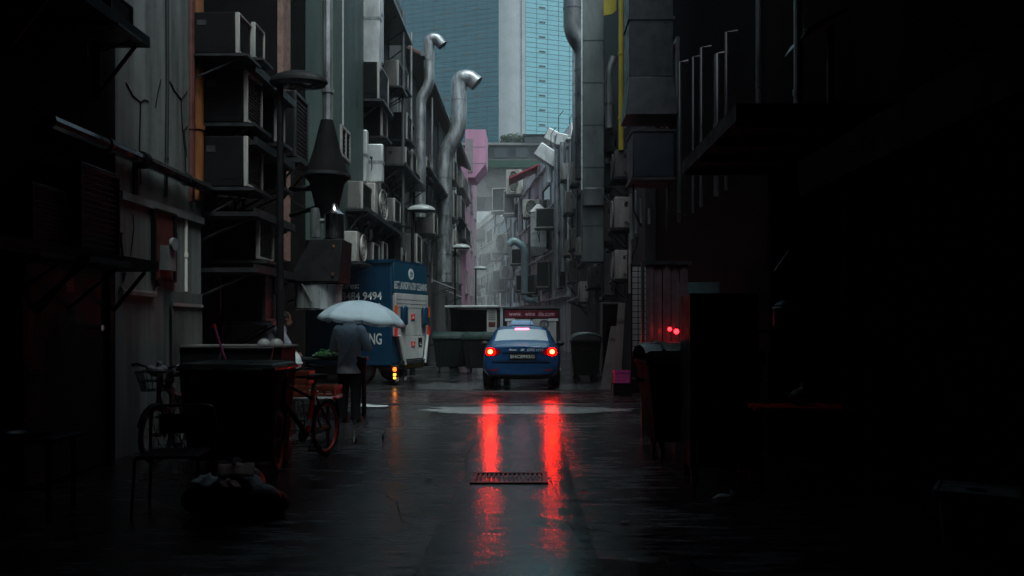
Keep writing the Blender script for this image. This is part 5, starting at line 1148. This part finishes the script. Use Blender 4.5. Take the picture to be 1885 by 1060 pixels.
g = thing('plastic_bag', 'crumpled white plastic bag in the bicycle basket by the plaster wall', 'bag', (-3.86, 8.15, .98)); k = MB(); k.sphere((0, 0, 0), .09, 12, (1, .8, .62)); k.sphere((.05, .03, .02), .05, 8); k.sphere((-.05, -.02, .02), .05, 8); remeshed(k, 'sack', M['bag_white'], g, .012, 1); k = MB(); k.tube([(0, 0, .04), (.03, 0, .1)], [.012, .03], 8); k.build('knot', M['bag_white'], g)

# ------------------------------------------------------------------ crates, tables, stall goods on the left
def crate(label, loc, rz, sx, sy, sz, m, group=None, name='plastic_crate'):
    g = thing(name, label, 'crate', loc, rz, group); hx, hy = sx / 2, sy / 2
    k = MB(); k.box(-hx + .013, hx - .013, -hy + .013, hy - .013, 0, .02); k.build('bottom', m, g)
    k = MB()
    for a in range(2):
        ys = (-hy, -hy + .012) if a == 0 else (hy - .012, hy); xs = (-hx, -hx + .012) if a == 0 else (hx - .012, hx)
        for j in range(4): z0 = j * sz / 4; k.box(-hx + .013, hx - .013, *ys, z0 + .004, z0 + sz * .15); k.box(*xs, -hy + .013, hy - .013, z0 + .004, z0 + sz * .15)
        for t in (-.5, 0, .5): k.box(t * sx * .9 - .012, t * sx * .9 + .012, ys[0] + .002, ys[1] - .002, 0.002, sz - .01); k.box(xs[0] + .002, xs[1] - .002, t * sy * .9 - .012, t * sy * .9 + .012, 0.002, sz - .01)
    k.box(-hx - .008, hx + .008, -hy - .008, -hy - .0005, sz - .045, sz); k.box(-hx - .008, hx + .008, hy + .0005, hy + .008, sz - .045, sz); k.box(-hx - .008, -hx - .0005, -hy, hy, sz - .045, sz); k.box(hx + .0005, hx + .008, -hy, hy, sz - .045, sz)
    k.build('sides', m, g); return g
def table(label, loc, rz, sx, sy, h, mt, ml, cat='table'):
    g = thing('table', label, cat, loc, rz); k = MB(); k.box(-sx / 2, sx / 2, -sy / 2, sy / 2, h - .04, h); k.build('table_top', mt, g, bevel=.008)
    for a in (-1, 1):
        for b in (-1, 1): k = MB(); k.tube([(a * (sx / 2 - .06), b * (sy / 2 - .06), 0), (a * (sx / 2 - .06), b * (sy / 2 - .06), h - .041)], .02, 8); k.build('leg', ml, g)
    k = MB(); k.tube([(-(sx / 2 - .06), -(sy / 2 - .06), h * .35), ((sx / 2 - .06), -(sy / 2 - .06), h * .35)], .012, 6); k.build('stretcher', ml, g); return g
table('low steel edged table carrying the red crates, behind the bicycle', (-2.72, 9.6, 0), 0, .75, .55, .60, M['zinc'], M['dark_metal'])
crate('orange red plastic crate on the steel edged table, left one', (-2.86, 9.55, .602), radians(5), .42, .34, .30, M['crate_red'])
crate('shallow red plastic crate on the steel edged table beside the man', (-2.475, 9.68, .602), radians(-4), .24, .3, .12, M['crate_red'])
table('dark prep table behind the man and the stall', (-3.25, 12.6, 0), radians(8), 1.3, .6, .95, M['black_shade_metal'], M['black_shade_metal'])
g = thing('vegetable_heap', 'heap of green leafy vegetables on the dark prep table', 'vegetables', (-3.22, 12.5, .952)); k = MB()
for i in range(240):
    a = random.random() * 2 * pi; r = random.random() ** .5; c = Vector((.2 * r * cos(a), .13 * r * sin(a), .02 + random.random() * .12 * (1 - r * r))); u = Vector((random.uniform(-1, 1), random.uniform(-1, 1), random.uniform(-.3, 1))).normalized() * .045; v_ = u.orthogonal().normalized() * .02
    k.add([c - u, c + v_, c + u, c - v_], [(0, 1, 2, 3)])
k.build('leaves', mat('fresh_leaf', (.02, .075, .02), .5, var=.4, scale=12), g, smooth=0); k = MB(); k.lathe([(.001, 0), (.2, 0), (.23, .03), (.22, .03), (.19, .012), (.001, .012)]); k.build('tray', M['zinc_dark'], g)
g = thing('white_tub', 'round white tub on a stool between the bins and the cook', 'tub', (-3.52, 11.7, .80)); k = MB(); k.lathe([(.001, 0), (.12, 0), (.135, .12), (.11, .2), (.06, .26), (.001, .27)]); k.build('tub', M['bag_white'], g); k = MB(); k.lathe([(.137, .085), (.146, .09), (.146, .11), (.137, .115)]); k.build('rim', M['bag_white'], g)
g = thing('stool', 'small dark stool under the round white tub', 'stool', (-3.52, 11.7, 0)); k = MB(); k.lathe([(.001, .76), (.17, .76), (.17, .795), (.001, .795)]); k.build('seat', M['black_shade_metal'], g)
for i in range(4): a = pi / 4 + i * pi / 2; k = MB(); k.tube([(.2 * cos(a), .2 * sin(a), 0), (.12 * cos(a), .12 * sin(a), .76)], .014, 8); k.build('leg', M['black_shade_metal'], g)
g = thing('steel_scoop', 'pale curved metal scoop hanging left of the stainless band', 'scoop', W(540, 550, 13.0)); k = MB(); k.prism([(-.12, -.06), (.05, .03), (.11, .09), (.13, .04), (.04, -.02), (-.08, -.08)], (0, 0, 0), (1, 0, 0), (0, 0, 1), (0, .04, 0)); k.build('blade', M['steel'], g); k = MB(); k.tube([(.11, .02, .06), (.16, .02, .3)], .01, 6); k.build('handle', M['dark_metal'], g)
# counter frame behind the bins, bowls on it
g = thing('stall_counter', 'dark low stall counter with a thin grey edge behind the wheelie bins', 'counter', (-3.9, 10.0, 0))
k = MB(); k.box(-.55, .75, 0, .6, 0, 1.18); k.build('cabinet', M['black_shade_metal'], g); k = MB(); k.box(-.58, .78, -.03, .62, 1.181, 1.205); k.build('counter_top', M['ac_grey'], g)
for i, (dx, lab) in enumerate(((.46, 'upturned grey bowl on the stall counter, nearer the broom'), (.62, 'upturned grey bowl on the stall counter, farther from the broom'))):
    b = thing('bowl', lab, 'bowl', (-3.9 + dx, 10.2, 1.207)); k = MB(); k.lathe([(.085, 0), (.08, .035), (.05, .07), (.03, .075), (.03, .085), (.001, .085)], cap=True); k.build('shell', M['frame'], b); k = MB(); k.lathe([(.08, 0), (.09, 0), (.09, .012), (.08, .012)]); k.build('rim', M['frame'], b)
g = thing('folding_frame', 'thin grey open metal frame leaning behind the wheelie bins', 'metal frame', (-3.15, 8.75, 0)); k = MB(); k.tube([(-.36, 0, 0), (-.33, .06, 1.06), (-.30, .08, 1.20), (.28, .08, 1.20), (.25, .06, 1.06), (.22, 0, 0)], .014, 8); k.build('frame', M['frame'], g); k = MB(); k.tube([(-.34, .03, .6), (.24, .03, .6)], .012, 8); k.build('crossbar', M['frame'], g)
g = thing('broom', 'pink handled broom leaning on the wheelie bins', 'broom', (-3.02, 8.55, 0)); k = MB(); k.tube([(.0, 0, .2), (-.44, .12, 1.42)], .0125, 8); k.build('handle', M['pink'], g); k = MB(); k.tube([(-.44, .12, 1.42), (-.458, .125, 1.47)], .016, 8); k.build('grip', M['red'], g); k = MB(); k.hexa([(-.14, -.05, .0), (.14, -.05, .0), (.14, .05, .0), (-.14, .05, .0)], [(-.1, -.02, .2), (.1, -.02, .2), (.1, .02, .2), (-.1, .02, .2)]); k.build('bristles', M['wood'], g)
# bent tube chair, rubbish, trays
g = thing('metal_chair', 'dark metal chair with a bent tube back, seen faintly before the bins', 'chair', (-2.86, 6.5, 0), radians(8))
k = MB(); k.tube(smoothpath([(-.26, .02, .42), (-.27, .06, .79), (.24, .06, .79), (.24, .02, .42)], .09), .013, 8); k.build('back_frame', M['dark_metal'], g)
k = MB(); k.box(-.24, .22, -.42, .0, .42, .445); k.build('seat', M['black_shade_metal'], g, bevel=.01); k = MB(); k.box(-.2, .18, .05, .062, .56, .72); k.build('backrest', M['black_shade_metal'], g)
for a, b in ((-.25, .02), (.23, .02), (-.24, -.4), (.22, -.4)): k = MB(); k.tube([(a, b, .42), (a * 1.08, b * 1.05, 0)], .012, 8); k.build('leg', M['black_shade_metal'], g)
g = thing('rubbish_bag', 'black rubbish bag slumped at the kerb below the bins', 'rubbish bag', (-2.28, 6.05, 0)); k = MB(); k.sphere((0, 0, .16), .26, 14, (1, .85, .7)); k.sphere((.2, -.06, .13), .17, 10, (1.1, 1, .75)); k.sphere((-.2, .02, .12), .18, 10, (1.1, 1, .7)); k.sphere((.05, .12, .2), .16, 8); k.sphere((-.1, -.12, .17), .15, 8); k.sphere((.32, .04, .08), .1, 8); k.sphere((0, 0, .33), .05, 8); remeshed(k, 'sack', M['bag'], g, .02, 2); k = MB(); k.tube([(0, 0, .36), (.05, -.02, .41)], [.02, .05], 7); k.build('tied_neck', M['bag'], g)
for lab, dx, dy, rz_, m_, sx, sz_ in (('torn brown paper scrap on top of the rubbish bag', .06, -.10, .3, 'brown_paper', .13, .34), ('pale blue grey paper scrap hanging on the rubbish bag', -.12, -.24, -.4, 'paper', .09, .29), ('brown flyer slipping off the side of the rubbish bag', .08, -.26, .9, 'brown_paper', .07, .27)):
    g = thing('paper_scrap', lab, 'paper', (-2.28 + dx, 6.05 + dy, sz_ + .02), rz_); k = MB(); gr = []
    for j in range(5):
        for i in range(7): x, y = (-1 + i / 3) * sx, (-1 + j / 2) * sx * .6; gr.append((x + .01 * noise.noise((x * 30, y * 30, sx)), y + .012 * noise.noise((y * 30, x * 30, 2)), .022 * noise.noise((x * 14, y * 14, sx * 9)) + y * .5 + (.02 if i == 3 else 0)))
    k.add(gr, [(j * 7 + i, j * 7 + i + 1, j * 7 + i + 8, j * 7 + i + 7) for j in range(4) for i in range(6)]); k.build('sheet', M[m_], g, solid=.003); k = MB(); k.box(-sx * .5, sx * .3, -.002, .006, .024, .028); k.build('fold', M[m_], g)
for lab, x in (('dull metal tray on the black table, nearer the door', -3.88), ('dull metal tray on the black table, nearer the picture edge', -4.22)):
    g = thing('metal_tray', lab, 'tray', (x, 6.1, .602)); k = MB(); k.lathe([(.001, 0), (.13, 0), (.16, .03), (.155, .032), (.125, .008), (.001, .008)], n=24); k.build('dish', M['dark_metal'], g); k = MB(); k.lathe([(.155, .028), (.166, .03), (.166, .036), (.155, .036)], n=24); k.build('rim', M['steel'], g)
table('low black table against the near left wall', (-4.02, 6.15, 0), 0, .85, .45, .60, M['black_shade_metal'], M['black_shade_metal'])
g = thing('wire_trolley', 'fallen thin wire trolley frame on the wet road beside the bicycle', 'trolley', (X(680, 9.9), 9.9, 0)); k = MB()
k.tube([(-.15, -.2, .02), (-.17, -.1, .14), (-.1, .1, .17), (.1, .12, .15), (.2, .05, .12)], .006, 6); k.tube([(-.15, -.2, .02), (-.1, -.24, .03), (.1, -.1, .05), (.2, .05, .12), (.19, .1, .02)], .004, 6); k.tube([(-.05, .0, .32), (-.02, .05, .16)], .004, 6); k.build('frame', M['dark_metal'], g)
for dx in (-.14, .16): k = MB(); k.lathe([(.03, -.01), (.04, -.01), (.045, 0), (.04, .01), (.03, .01)], (dx, -.14 + (dx > 0) * .2, .046), 14, 'X'); k.build('wheel', M['rubber'], g)
g = thing('plastic_sheet', 'flat pale plastic sheet lying on the wet road before the truck', 'plastic sheet', (X(683, 13.9), 13.9, .01)); k = MB(); gr = []
for j in range(6):
    for i in range(9): u, v_ = i / 8, j / 5; x = -.3 + .6 * u; y = (-.25 + .5 * v_) * (1 - .75 * u); gr.append((x, y, .03 + .05 * max(0, 1 - u * 1.6) * (1 - abs(v_ - .5)) + .01 * noise.noise((x * 9, y * 9, 1))))
k.add(gr, [(j * 9 + i, j * 9 + i + 1, j * 9 + i + 10, j * 9 + i + 9) for j in range(5) for i in range(8)]); k.build('sheet', M['bag_white'], g, solid=.004); k = MB(); k.tube([(-.3, 0, .05), (.3, 0, .03)], .008, 6); k.build('spine', M['zinc'], g)
# near left wall fittings
g = thing('service_door', 'black service door with a metal knob and a small notice', 'door', (-4.495, 7.65, 0)); k = MB(); k.box(0, .05, -.72, .62, .02, 2.16); k.build('leaf', M['door_black'], g); k = MB(); k.box(0, .09, -.80, -.722, 0, 2.26); k.box(0, .09, .622, .70, 0, 2.26); k.box(0, .09, -.722, .622, 2.162, 2.26); k.build('frame', M['black_shade_metal'], g)
k = MB(); k.lathe([(.001, .12), (.03, .12), (.035, .09), (.015, .07), (.015, .05), (.001, .05)], (0, .42, 1.43), 14, 'X'); k.build('knob', M['steel'], g)
k = MB(); k.box(.051, .056, -.10, .02, 1.78, 1.96); so_ = k.build('notice', M['paper'], g); k = MB(); [k.box(.0565, .058, -.08, .0, 1.82 + i * .035, 1.83 + i * .035) for i in range(3)]; k.build('print', M['frame'], so_)
g = thing('meter_box', 'open dark red meter box recessed in the pale plaster wall', 'meter box', (-4.497, X(0, 1) * 0 + 9.65, Z(513, 9.65))); k = MB(); k.box(0, .02, -.26, .24, 0, .80); k.build('back_panel', M['rust_red'], g); k = MB(); k.box(0, .05, -.30, -.262, -.03, .83); k.box(0, .05, .242, .28, -.03, .83); k.box(0, .05, -.262, .242, -.03, -.001); k.box(0, .05, -.262, .242, .801, .83); k.build('frame', M['black_shade_metal'], g)
k = MB(); k.box(.021, .12, -.12, .1, .1, .4); k.lathe([(.001, .12), (.08, .12), (.08, .16), (.001, .16)], (0, -.01, .42), 16, 'X'); k.build('meter', M['frame'], g)
def cable(label, pts, r=.012, m='rubber'):
    b = Vector(pts[0]); g = thing('wall_cable', label, 'cable', b); P = smoothpath([Vector(p) - b for p in pts], .12, 5); k = MB(); k.tube(P, r, 6); k.build('cord', M[m], g); [MB().box(p.x - .02, p.x + .02, p.y - .02, p.y + .02, p.z - .012, p.z + .012).build('clip', M[m], g) for p in (P[0], P[len(P) // 2])]
xw_ = -4.485
def LW(px, py): Y = xw_ * F / (px - 975); return (xw_ + .01, Y, Z(py, Y))
cable('long thick black cable hanging down the pale plaster wall', [LW(306, -60), LW(307, 150), LW(305, 310), LW(303, 362)], .022)
cable('looped black cable below the red meter box', [LW(284, 505), LW(290, 530), LW(293, 520), LW(283, 540)], .01)
cable('black cable dropping from the shelf to the conduit', [LW(220, 430), LW(226, 490), LW(227, 515), LW(220, 530)], .012)
g = thing('cable_conduit', 'pale low conduit running under the red meter box', 'conduit', LW(220, 536)); a_, b_ = Vector(LW(220, 532)), Vector(LW(283, 541)); k = MB(); k.box(-.03, .03, 0, b_.y - a_.y, -.03, .03); k.build('channel', M['ac_white'], g); k = MB(); k.box(.031, .035, 0, b_.y - a_.y, -.005, .005); k.build('seam', M['frame'], g)
g = thing('pipe_bracket', 'dark bracket holding the sloping wall pipe', 'bracket', (-4.495, 8.95, 3.0)); k = MB(); k.box(0, .03, -.04, .04, -.1, .3); k.box(.0301, .14, -.03, .03, .24, .28); k.build('arm', M['black_shade_metal'], g); k = MB(); k.tube([(.1, -.05, .34), (.1, .05, .34)], .09, 12); k.build('collar', M['black_shade_metal'], g)
g = thing('zinc_sheet', 'narrow grey corrugated sheet at the foot of the pale plaster wall', 'metal sheet', (-4.44, 10.2, 0)); k = MB(); k.prism([(-.42 + i * .035, .012 * (i % 2)) for i in range(26)] + [(.455 - i * .035, .012 * ((25 - i) % 2) - .004) for i in range(26)], (0, 0, 0), (0, 1, 0), (1, 0, 0), (0, 0, 1.88)); k.build('sheet', M['grey_wall'], g, smooth=0); k = MB(); k.box(.012, .03, -.42, .45, 1.7, 1.74); k.build('batten', M['frame'], g)

# ------------------------------------------------------------------ right side: canopy, stall, cabinet, table
g = thing('canopy', 'black flat canopy over the right side of the alley', 'canopy', (1.75, 6.6, 3.17)); k = MB(); k.box(0, 1.84, 0, 2.35, .03, .10); k.build('roof', M['black_shade_metal'], g); k = MB(); k.box(-.02, -.001, 0, 2.35, 0, .14); k.box(0, 1.84, -.02, -.001, 0, .14); k.build('fascia', M['black_shade_metal'], g); [MB().box(.0, 1.84, y, y + .05, -.03, .029).build('rafter', M['black_shade_metal'], g) for y in (.1, .8, 1.5, 2.2)]
for y in (.12, 2.22): k = MB(); k.tube([(.95, y, -.031), (.95, y, -3.17)], .035, 8); k.build('post', M['black_shade_metal'], g)
g = thing('canvas_awning', 'black canvas awning above the stalls on the near right', 'awning', (2.2, 2.0, 2.75)); k = MB(); k.prism([(0, 0), (1.39, .75), (1.39, .79), (0, .04)], (0, 0, 0), (1, 0, 0), (0, 0, 1), (0, 4.4, 0)); k.build('canvas', M['canvas'], g); k = MB(); k.box(-.012, -.001, 0, 4.4, -.25, .03); k.build('valance', M['canvas'], g); [MB().tube([(.02, y, -.02), (1.39, y, -.9)], .02, 6).build('arm', M['black_shade_metal'], g) for y in (.1, 2.2, 4.3)]
g = thing('corrugated_sheet', 'tilted corrugated sheet with a bright wet edge above the canopy', 'metal sheet', W(1475, 72, 7.6)); k = MB(); k.prism([(0, 0), (.45, .28), (.46, .31), (.20, .19), (.06, .1)], (0, 0, 0), (1, 0, 0), (0, 0, 1), (0, .5, 0)); k.build('sheet', M['zinc_pale'], g); k = MB(); k.box(.3, .36, .1, .16, -.75, .17); k.build('prop', M['black_shade_metal'], g)
pipe('pale downpipe at the top right above the black canopy', [(X(1470, 7.7), 7.7, 3.3), (X(1470, 7.7), 7.7, Z(88, 7.7)), (X(1470, 7.7), 7.7, 8)], .045, M['zinc_pale'])
g = thing('black_cabinet', 'tall black cabinet beside the near waste container', 'cabinet', (1.54, 7.55, 0)); k = MB(); k.box(0, .66, 0, .5, .08, 1.765); k.build('carcass', M['black_shade_metal'], g, bevel=.01); k = MB(); k.box(.02, .325, -.02, -.002, .12, 1.72); k.build('door', M['black_shade_metal'], g); k = MB(); k.box(.335, .64, -.02, -.002, .12, 1.72); k.build('door', M['black_shade_metal'], g)
for x in (.30, .36): k = MB(); k.tube([(x, -.021, .9), (x, -.05, .92), (x, -.05, 1.04), (x, -.021, 1.06)], .006, 6); k.build('handle', M['dark_metal'], g)
for a in (.05, .61):
    for b in (.05, .45): k = MB(); k.box(a - .03, a + .03, b - .03, b + .03, 0, .079); k.build('foot', M['rubber'], g)
table('red topped table under the canopy on the right', (2.42, 7.05, 0), radians(-6), .86, .42, .74, M['red_table'], M['black_shade_metal'])
g = thing('plastic_bag', 'dull clear plastic bag on the red topped table', 'bag', (2.42, 7.08, .742)); k = MB(); k.sphere((0, 0, .07), .09, 10, (1.1, .8, .8)); k.sphere((.04, 0, .12), .05, 8); remeshed(k, 'sack', mat('bag_dull', (.12, .13, .13), .3, bump=.4), g, .012, 1); k = MB(); k.tube([(.03, 0, .14), (.05, 0, .2)], [.015, .035], 8); k.build('knot', M['box_clear'], g)
table('dark work table under the canopy behind the red one', (2.75, 8.1, 0), 0, 1.2, .5, 1.42, M['dark_metal'], M['black_shade_metal'])
g = thing('rice_cooker', 'dim grey round pot on the dark work table', 'pot', (2.62, 8.05, 1.425)); k = MB(); k.lathe([(.001, 0), (.11, 0), (.13, .03), (.13, .2), (.12, .24), (.05, .29), (.001, .295)], cap=True); k.build('pot', M['dark_metal'], g); k = MB(); k.lathe([(.131, .195), (.138, .2), (.138, .215), (.131, .22)]); k.build('rim', M['zinc'], g)
g = thing('hanging_board', 'small tilted grey board hanging under the canopy', 'board', (2.36, 7.6, 1.98)); k = MB(); k.prism([(0, 0), (.08, .02), (.17, .2), (.14, .2)], (0, 0, 0), (1, 0, 0), (0, 0, 1), (0, .03, 0)); k.build('panel', M['frame'], g); k = MB(); k.tube([(.15, .01, .2), (.15, .01, 1.18)], .004, 5); k.build('string', M['rubber'], g)
# strip curtain lit by small red lamps
g = thing('strip_curtain', 'clear plastic strip curtain glowing red behind the near waste container', 'curtain', (1.50, 10.3, 0))
mcur = mat('curtain_plastic', (.16, .12, .14), .25, var=.2, trans=0, alpha=1); translucent(mcur, (.3, .2, .25), .5)
for i in range(5): k = MB(); x = .02 + i * .112; k.prism([(x, .0), (x + .05, -.018), (x + .1, 0), (x + .1, .004), (x + .05, -.013), (x, .004)], (0, .01 * (i % 2), .5), (1, 0, 0), (0, 1, 0), (0, 0, 1.75)); k.build('strip', mcur, g)
k = MB(); k.box(0, .62, -.03, .04, 2.251, 2.3); k.box(-.04, -.001, -.03, .04, 0, 2.3); k.build('frame', M['dark_metal'], g)
for lab, x, y, z, r in (('round red lamp glowing at the edge of the strip curtain', 1.885, 10.12, 1.38, .033), ('smaller red lamp glowing beside the larger one', 1.80, 10.12, 1.41, .026), ('low red lamp glowing just over the green lid', 1.90, 10.1, 1.19, .035), ('low red lamp glowing at the left foot of the strip curtain', 1.58, 10.16, 1.21, .025)):
    b = thing('red_lamp', lab, 'lamp', (x, y, z)); k = MB(); k.sphere((0, 0, 0), r, 10); k.build('bulb', M['red_lamp'], b); k = MB(); k.tube([(0, 0, r), (0, .0, r + .03)], .014, 8); k.tube([(0, 0, r + .03), (0, .1, r + .06)], .005, 5); k.build('socket', M['rubber'], b)
g = thing('lamp_shelf', 'narrow dark shelf unit that holds the red lamps', 'shelf', (1.5, 10.14, 0)); k = MB(); k.box(0, .6, .05, .12, 1.06, 1.09); k.build('shelf', M['dark_metal'], g); k = MB(); [k.box(x, x + .03, .05, .11, 0, 1.059) for x in (0, .57)]; k.build('leg', M['dark_metal'], g)
g = thing('teal_panel', 'dull teal panel standing behind the black cabinet', 'panel', (X(1243, 10.6), 10.6, 0)); k = MB(); k.box(0, .6, 0, .03, 0, 2.04); k.build('board', mat('teal_board', (.05, .09, .11), .5, var=.3), g); k = MB(); k.box(-.02, -.001, -.005, .035, 0, 1.98); k.build('edge_trim', M['frame'], g)
# gate, boards, pink crate
Yg = 16.4; xa_, xb_ = X(1164, Yg), X(1196, Yg)
g = thing('barred_gate', 'tall narrow barred gate before a pale corrugated sheet on the right', 'gate', (xa_, Yg, 0)); wg = xb_ - xa_; k = MB(); k.box(-.03, 0, -.02, .02, .0, 2.75); k.box(wg, wg + .03, -.02, .02, 0, 2.75); k.build('frame', M['black_shade_metal'], g); k = MB()
for i in range(16): k.box(0, wg, -.01, .01, .9 + i * .12, .915 + i * .12)
for i in range(1, 3): k.box(wg * i / 3 - .008, wg * i / 3 + .008, -.012, .012, .05, 2.7)
k.box(0, wg, -.015, .015, .05, .8); k.build('bars', M['black_shade_metal'], g)
g = thing('corrugated_sheet', 'pale corrugated sheet standing behind the barred gate', 'metal sheet', (xa_ + .02, Yg + .25, 0)); k = MB(); k.prism([(i * .03, .018 * (i % 2)) for i in range(12)] + [(.33 - i * .03, .018 * ((11 - i) % 2) + .004) for i in range(12)], (0, 0, 0), (1, 0, 0), (0, 1, 0), (0, 0, 2.7)); k.build('sheet', M['white_wall'], g, smooth=0); k = MB(); k.box(0, .33, .03, .06, 1.2, 1.26); k.build('batten', M['wood'], g)
for lab, tx0, tx1, bx0, bx1, yt, yb, Yq, m_ in (('grey plank leaning steeply on the right wall, nearer the gate', 1142, 1155, 1126, 1142, 556, 709, 17.3, 'wood'), ('wide grey board leaning on the right wall behind the plank', 1128, 1144, 1105, 1124, 600, 706, 18.2, 'concrete')):
    g = thing('leaning_board', lab, 'board', (X(bx0, Yq), Yq, 0)); o = Vector((X(bx0, Yq), Yq, 0)); P_ = [W(bx0, 600 + CAMZ * F / Yq, Yq) - o, W(bx1, 600 + CAMZ * F / Yq, Yq) - o, W(tx1, yt, Yq) - o + Vector((0, .4, 0)), W(tx0, yt, Yq) - o + Vector((0, .4, 0))]
    k = MB(); q = [p + Vector((0, .03, 0)) for p in P_]; k.add(P_ + q, [(0, 1, 2, 3), (7, 6, 5, 4), (0, 4, 5, 1), (1, 5, 6, 2), (2, 6, 7, 3), (3, 7, 4, 0)]); k.build('board', M[m_], g, smooth=0); k = MB(); c = (P_[2] + P_[3]) / 2; e = (P_[0] + P_[1]) / 2; c = c * .8 + e * .2; k.box(c.x - .08, c.x + .08, c.y - .03, c.y - .005, c.z - .03, c.z + .03); k.build('batten', M['wood'], g)
g = thing('white_cabinet', 'pale upright cabinet by the right wall behind the leaning boards', 'cabinet', (X(1108, 21.5), 21.6, 0)); k = MB(); k.box(0, .55, 0, .5, .05, 2.1); k.build('carcass', M['ac_grey'], g, bevel=.01); k = MB(); k.box(.03, .52, -.02, -.002, .1, 2.05); k.build('door', M['ac_dark'], g)
crate('bright pink plastic crate on top of a black one by the right wall', (X(1144, 16.6), 16.6, .252), radians(2), .31, .3, .26, M['crate_pink'])
crate('black plastic crate under the pink one', (X(1145, 16.6), 16.6, 0), radians(-3), .36, .34, .25, M['black_shade_metal'])
g = thing('plastic_bag', 'small crumpled white plastic bag lying on the wet road', 'bag', (X(1331, 6.45), 6.45, .005)); k = MB(); k.sphere((0, 0, .035), .055, 10, (1.3, .8, .7)); k.sphere((.05, 0, .03), .035, 8); k.sphere((-.06, 0, .02), .03, 8); remeshed(k, 'sack', M['bag_white'], g, .008, 1); k = MB(); k.tube([(.05, 0, .04), (.085, 0, .095)], [.012, .028], 8); k.build('handle', M['bag_white'], g)
g = thing('plastic_tub', 'clear plastic storage tub on the ground in the near right corner', 'tub', (2.98, 5.25, 0), radians(-32)); k = MB(); k.hexa([(-.19, -.14, 0), (.19, -.14, 0), (.19, .14, 0), (-.19, .14, 0)], [(-.22, -.17, .32), (.22, -.17, .32), (.22, .17, .32), (-.22, .17, .32)]); k.build('body', M['box_clear'], g, bevel=.02); k = MB()
for q in ((-.25, .25, -.20, -.172), (-.25, .25, .172, .20), (-.25, -.222, -.172, .172), (.222, .25, -.172, .172)): k.box(*q, .30, .37)
k.build('rim', M['box_clear'], g, bevel=.006); k = MB(); k.box(-.221, .221, -.171, .171, .345, .355); k.build('lid', M['box_clear'], g); k = MB(); k.lathe([(.001, .3555), (.06, .3555), (.06, .362), (.001, .362)], n=20); k.build('lid_hole', M['rubber'], g)

# ------------------------------------------------------------------ unseen slab and rear wall, added to keep skylight off the near end
g = thing('overhead_light_block', 'unseen slab added over the near end to block skylight', 'building', (0, -6, 5)); k = MB(); k.box(-4.49, 3.59, -9, 13.7, 0, 1.6); k.build('wall', M['plaster_shade_crack'], g); 
g = thing('rear_light_block', 'dark unseen wall added behind the viewer to block light', 'building', (0, -16, 0)); MB().box(-9, 9, -6, .9, 0, 12).build('wall', M['plaster_shade_crack'], g)

# ------------------------------------------------------------------ steam from the kitchens at the bend
ms = bpy.data.materials.new('steam'); ms.use_nodes = True; t = ms.node_tree; t.nodes.clear(); o_ = t.nodes.new('ShaderNodeOutputMaterial'); pv = t.nodes.new('ShaderNodeVolumePrincipled')
pv.inputs['Color'].default_value = (.95, .99, 1, 1); pv.inputs['Density'].default_value = .035; t.links.new(pv.outputs[0], o_.inputs['Volume'])
for px, py, Y, rx, ry, rz in ((868, 500, 61, 2.2, 6, 8), (918, 480, 64, 1.8, 4, 6)):
    k = MB(); c = W(px, py, Y); k.sphere((0, 0, 0), 1, 14, (rx, ry, rz)); o = k.build('steam', ms); o.location = c; o['kind'] = 'stuff'

# ------------------------------------------------------------------ damp air
HAZE = True
if HAZE:
    hb_ = MB().box(-70, 70, -25, 245, -1.5, 104).build('haze', None, smooth=0); hb_['kind'] = 'stuff'
    m = bpy.data.materials.new('haze'); m.use_nodes = True; t = m.node_tree; t.nodes.clear(); o_ = t.nodes.new('ShaderNodeOutputMaterial'); pv = t.nodes.new('ShaderNodeVolumePrincipled')
    pv.inputs['Color'].default_value = (.84, .97, 1, 1); pv.inputs['Density'].default_value = .0008; pv.inputs['Anisotropy'].default_value = .2
    t.links.new(pv.outputs[0], o_.inputs['Volume']); hb_.data.materials.append(m)
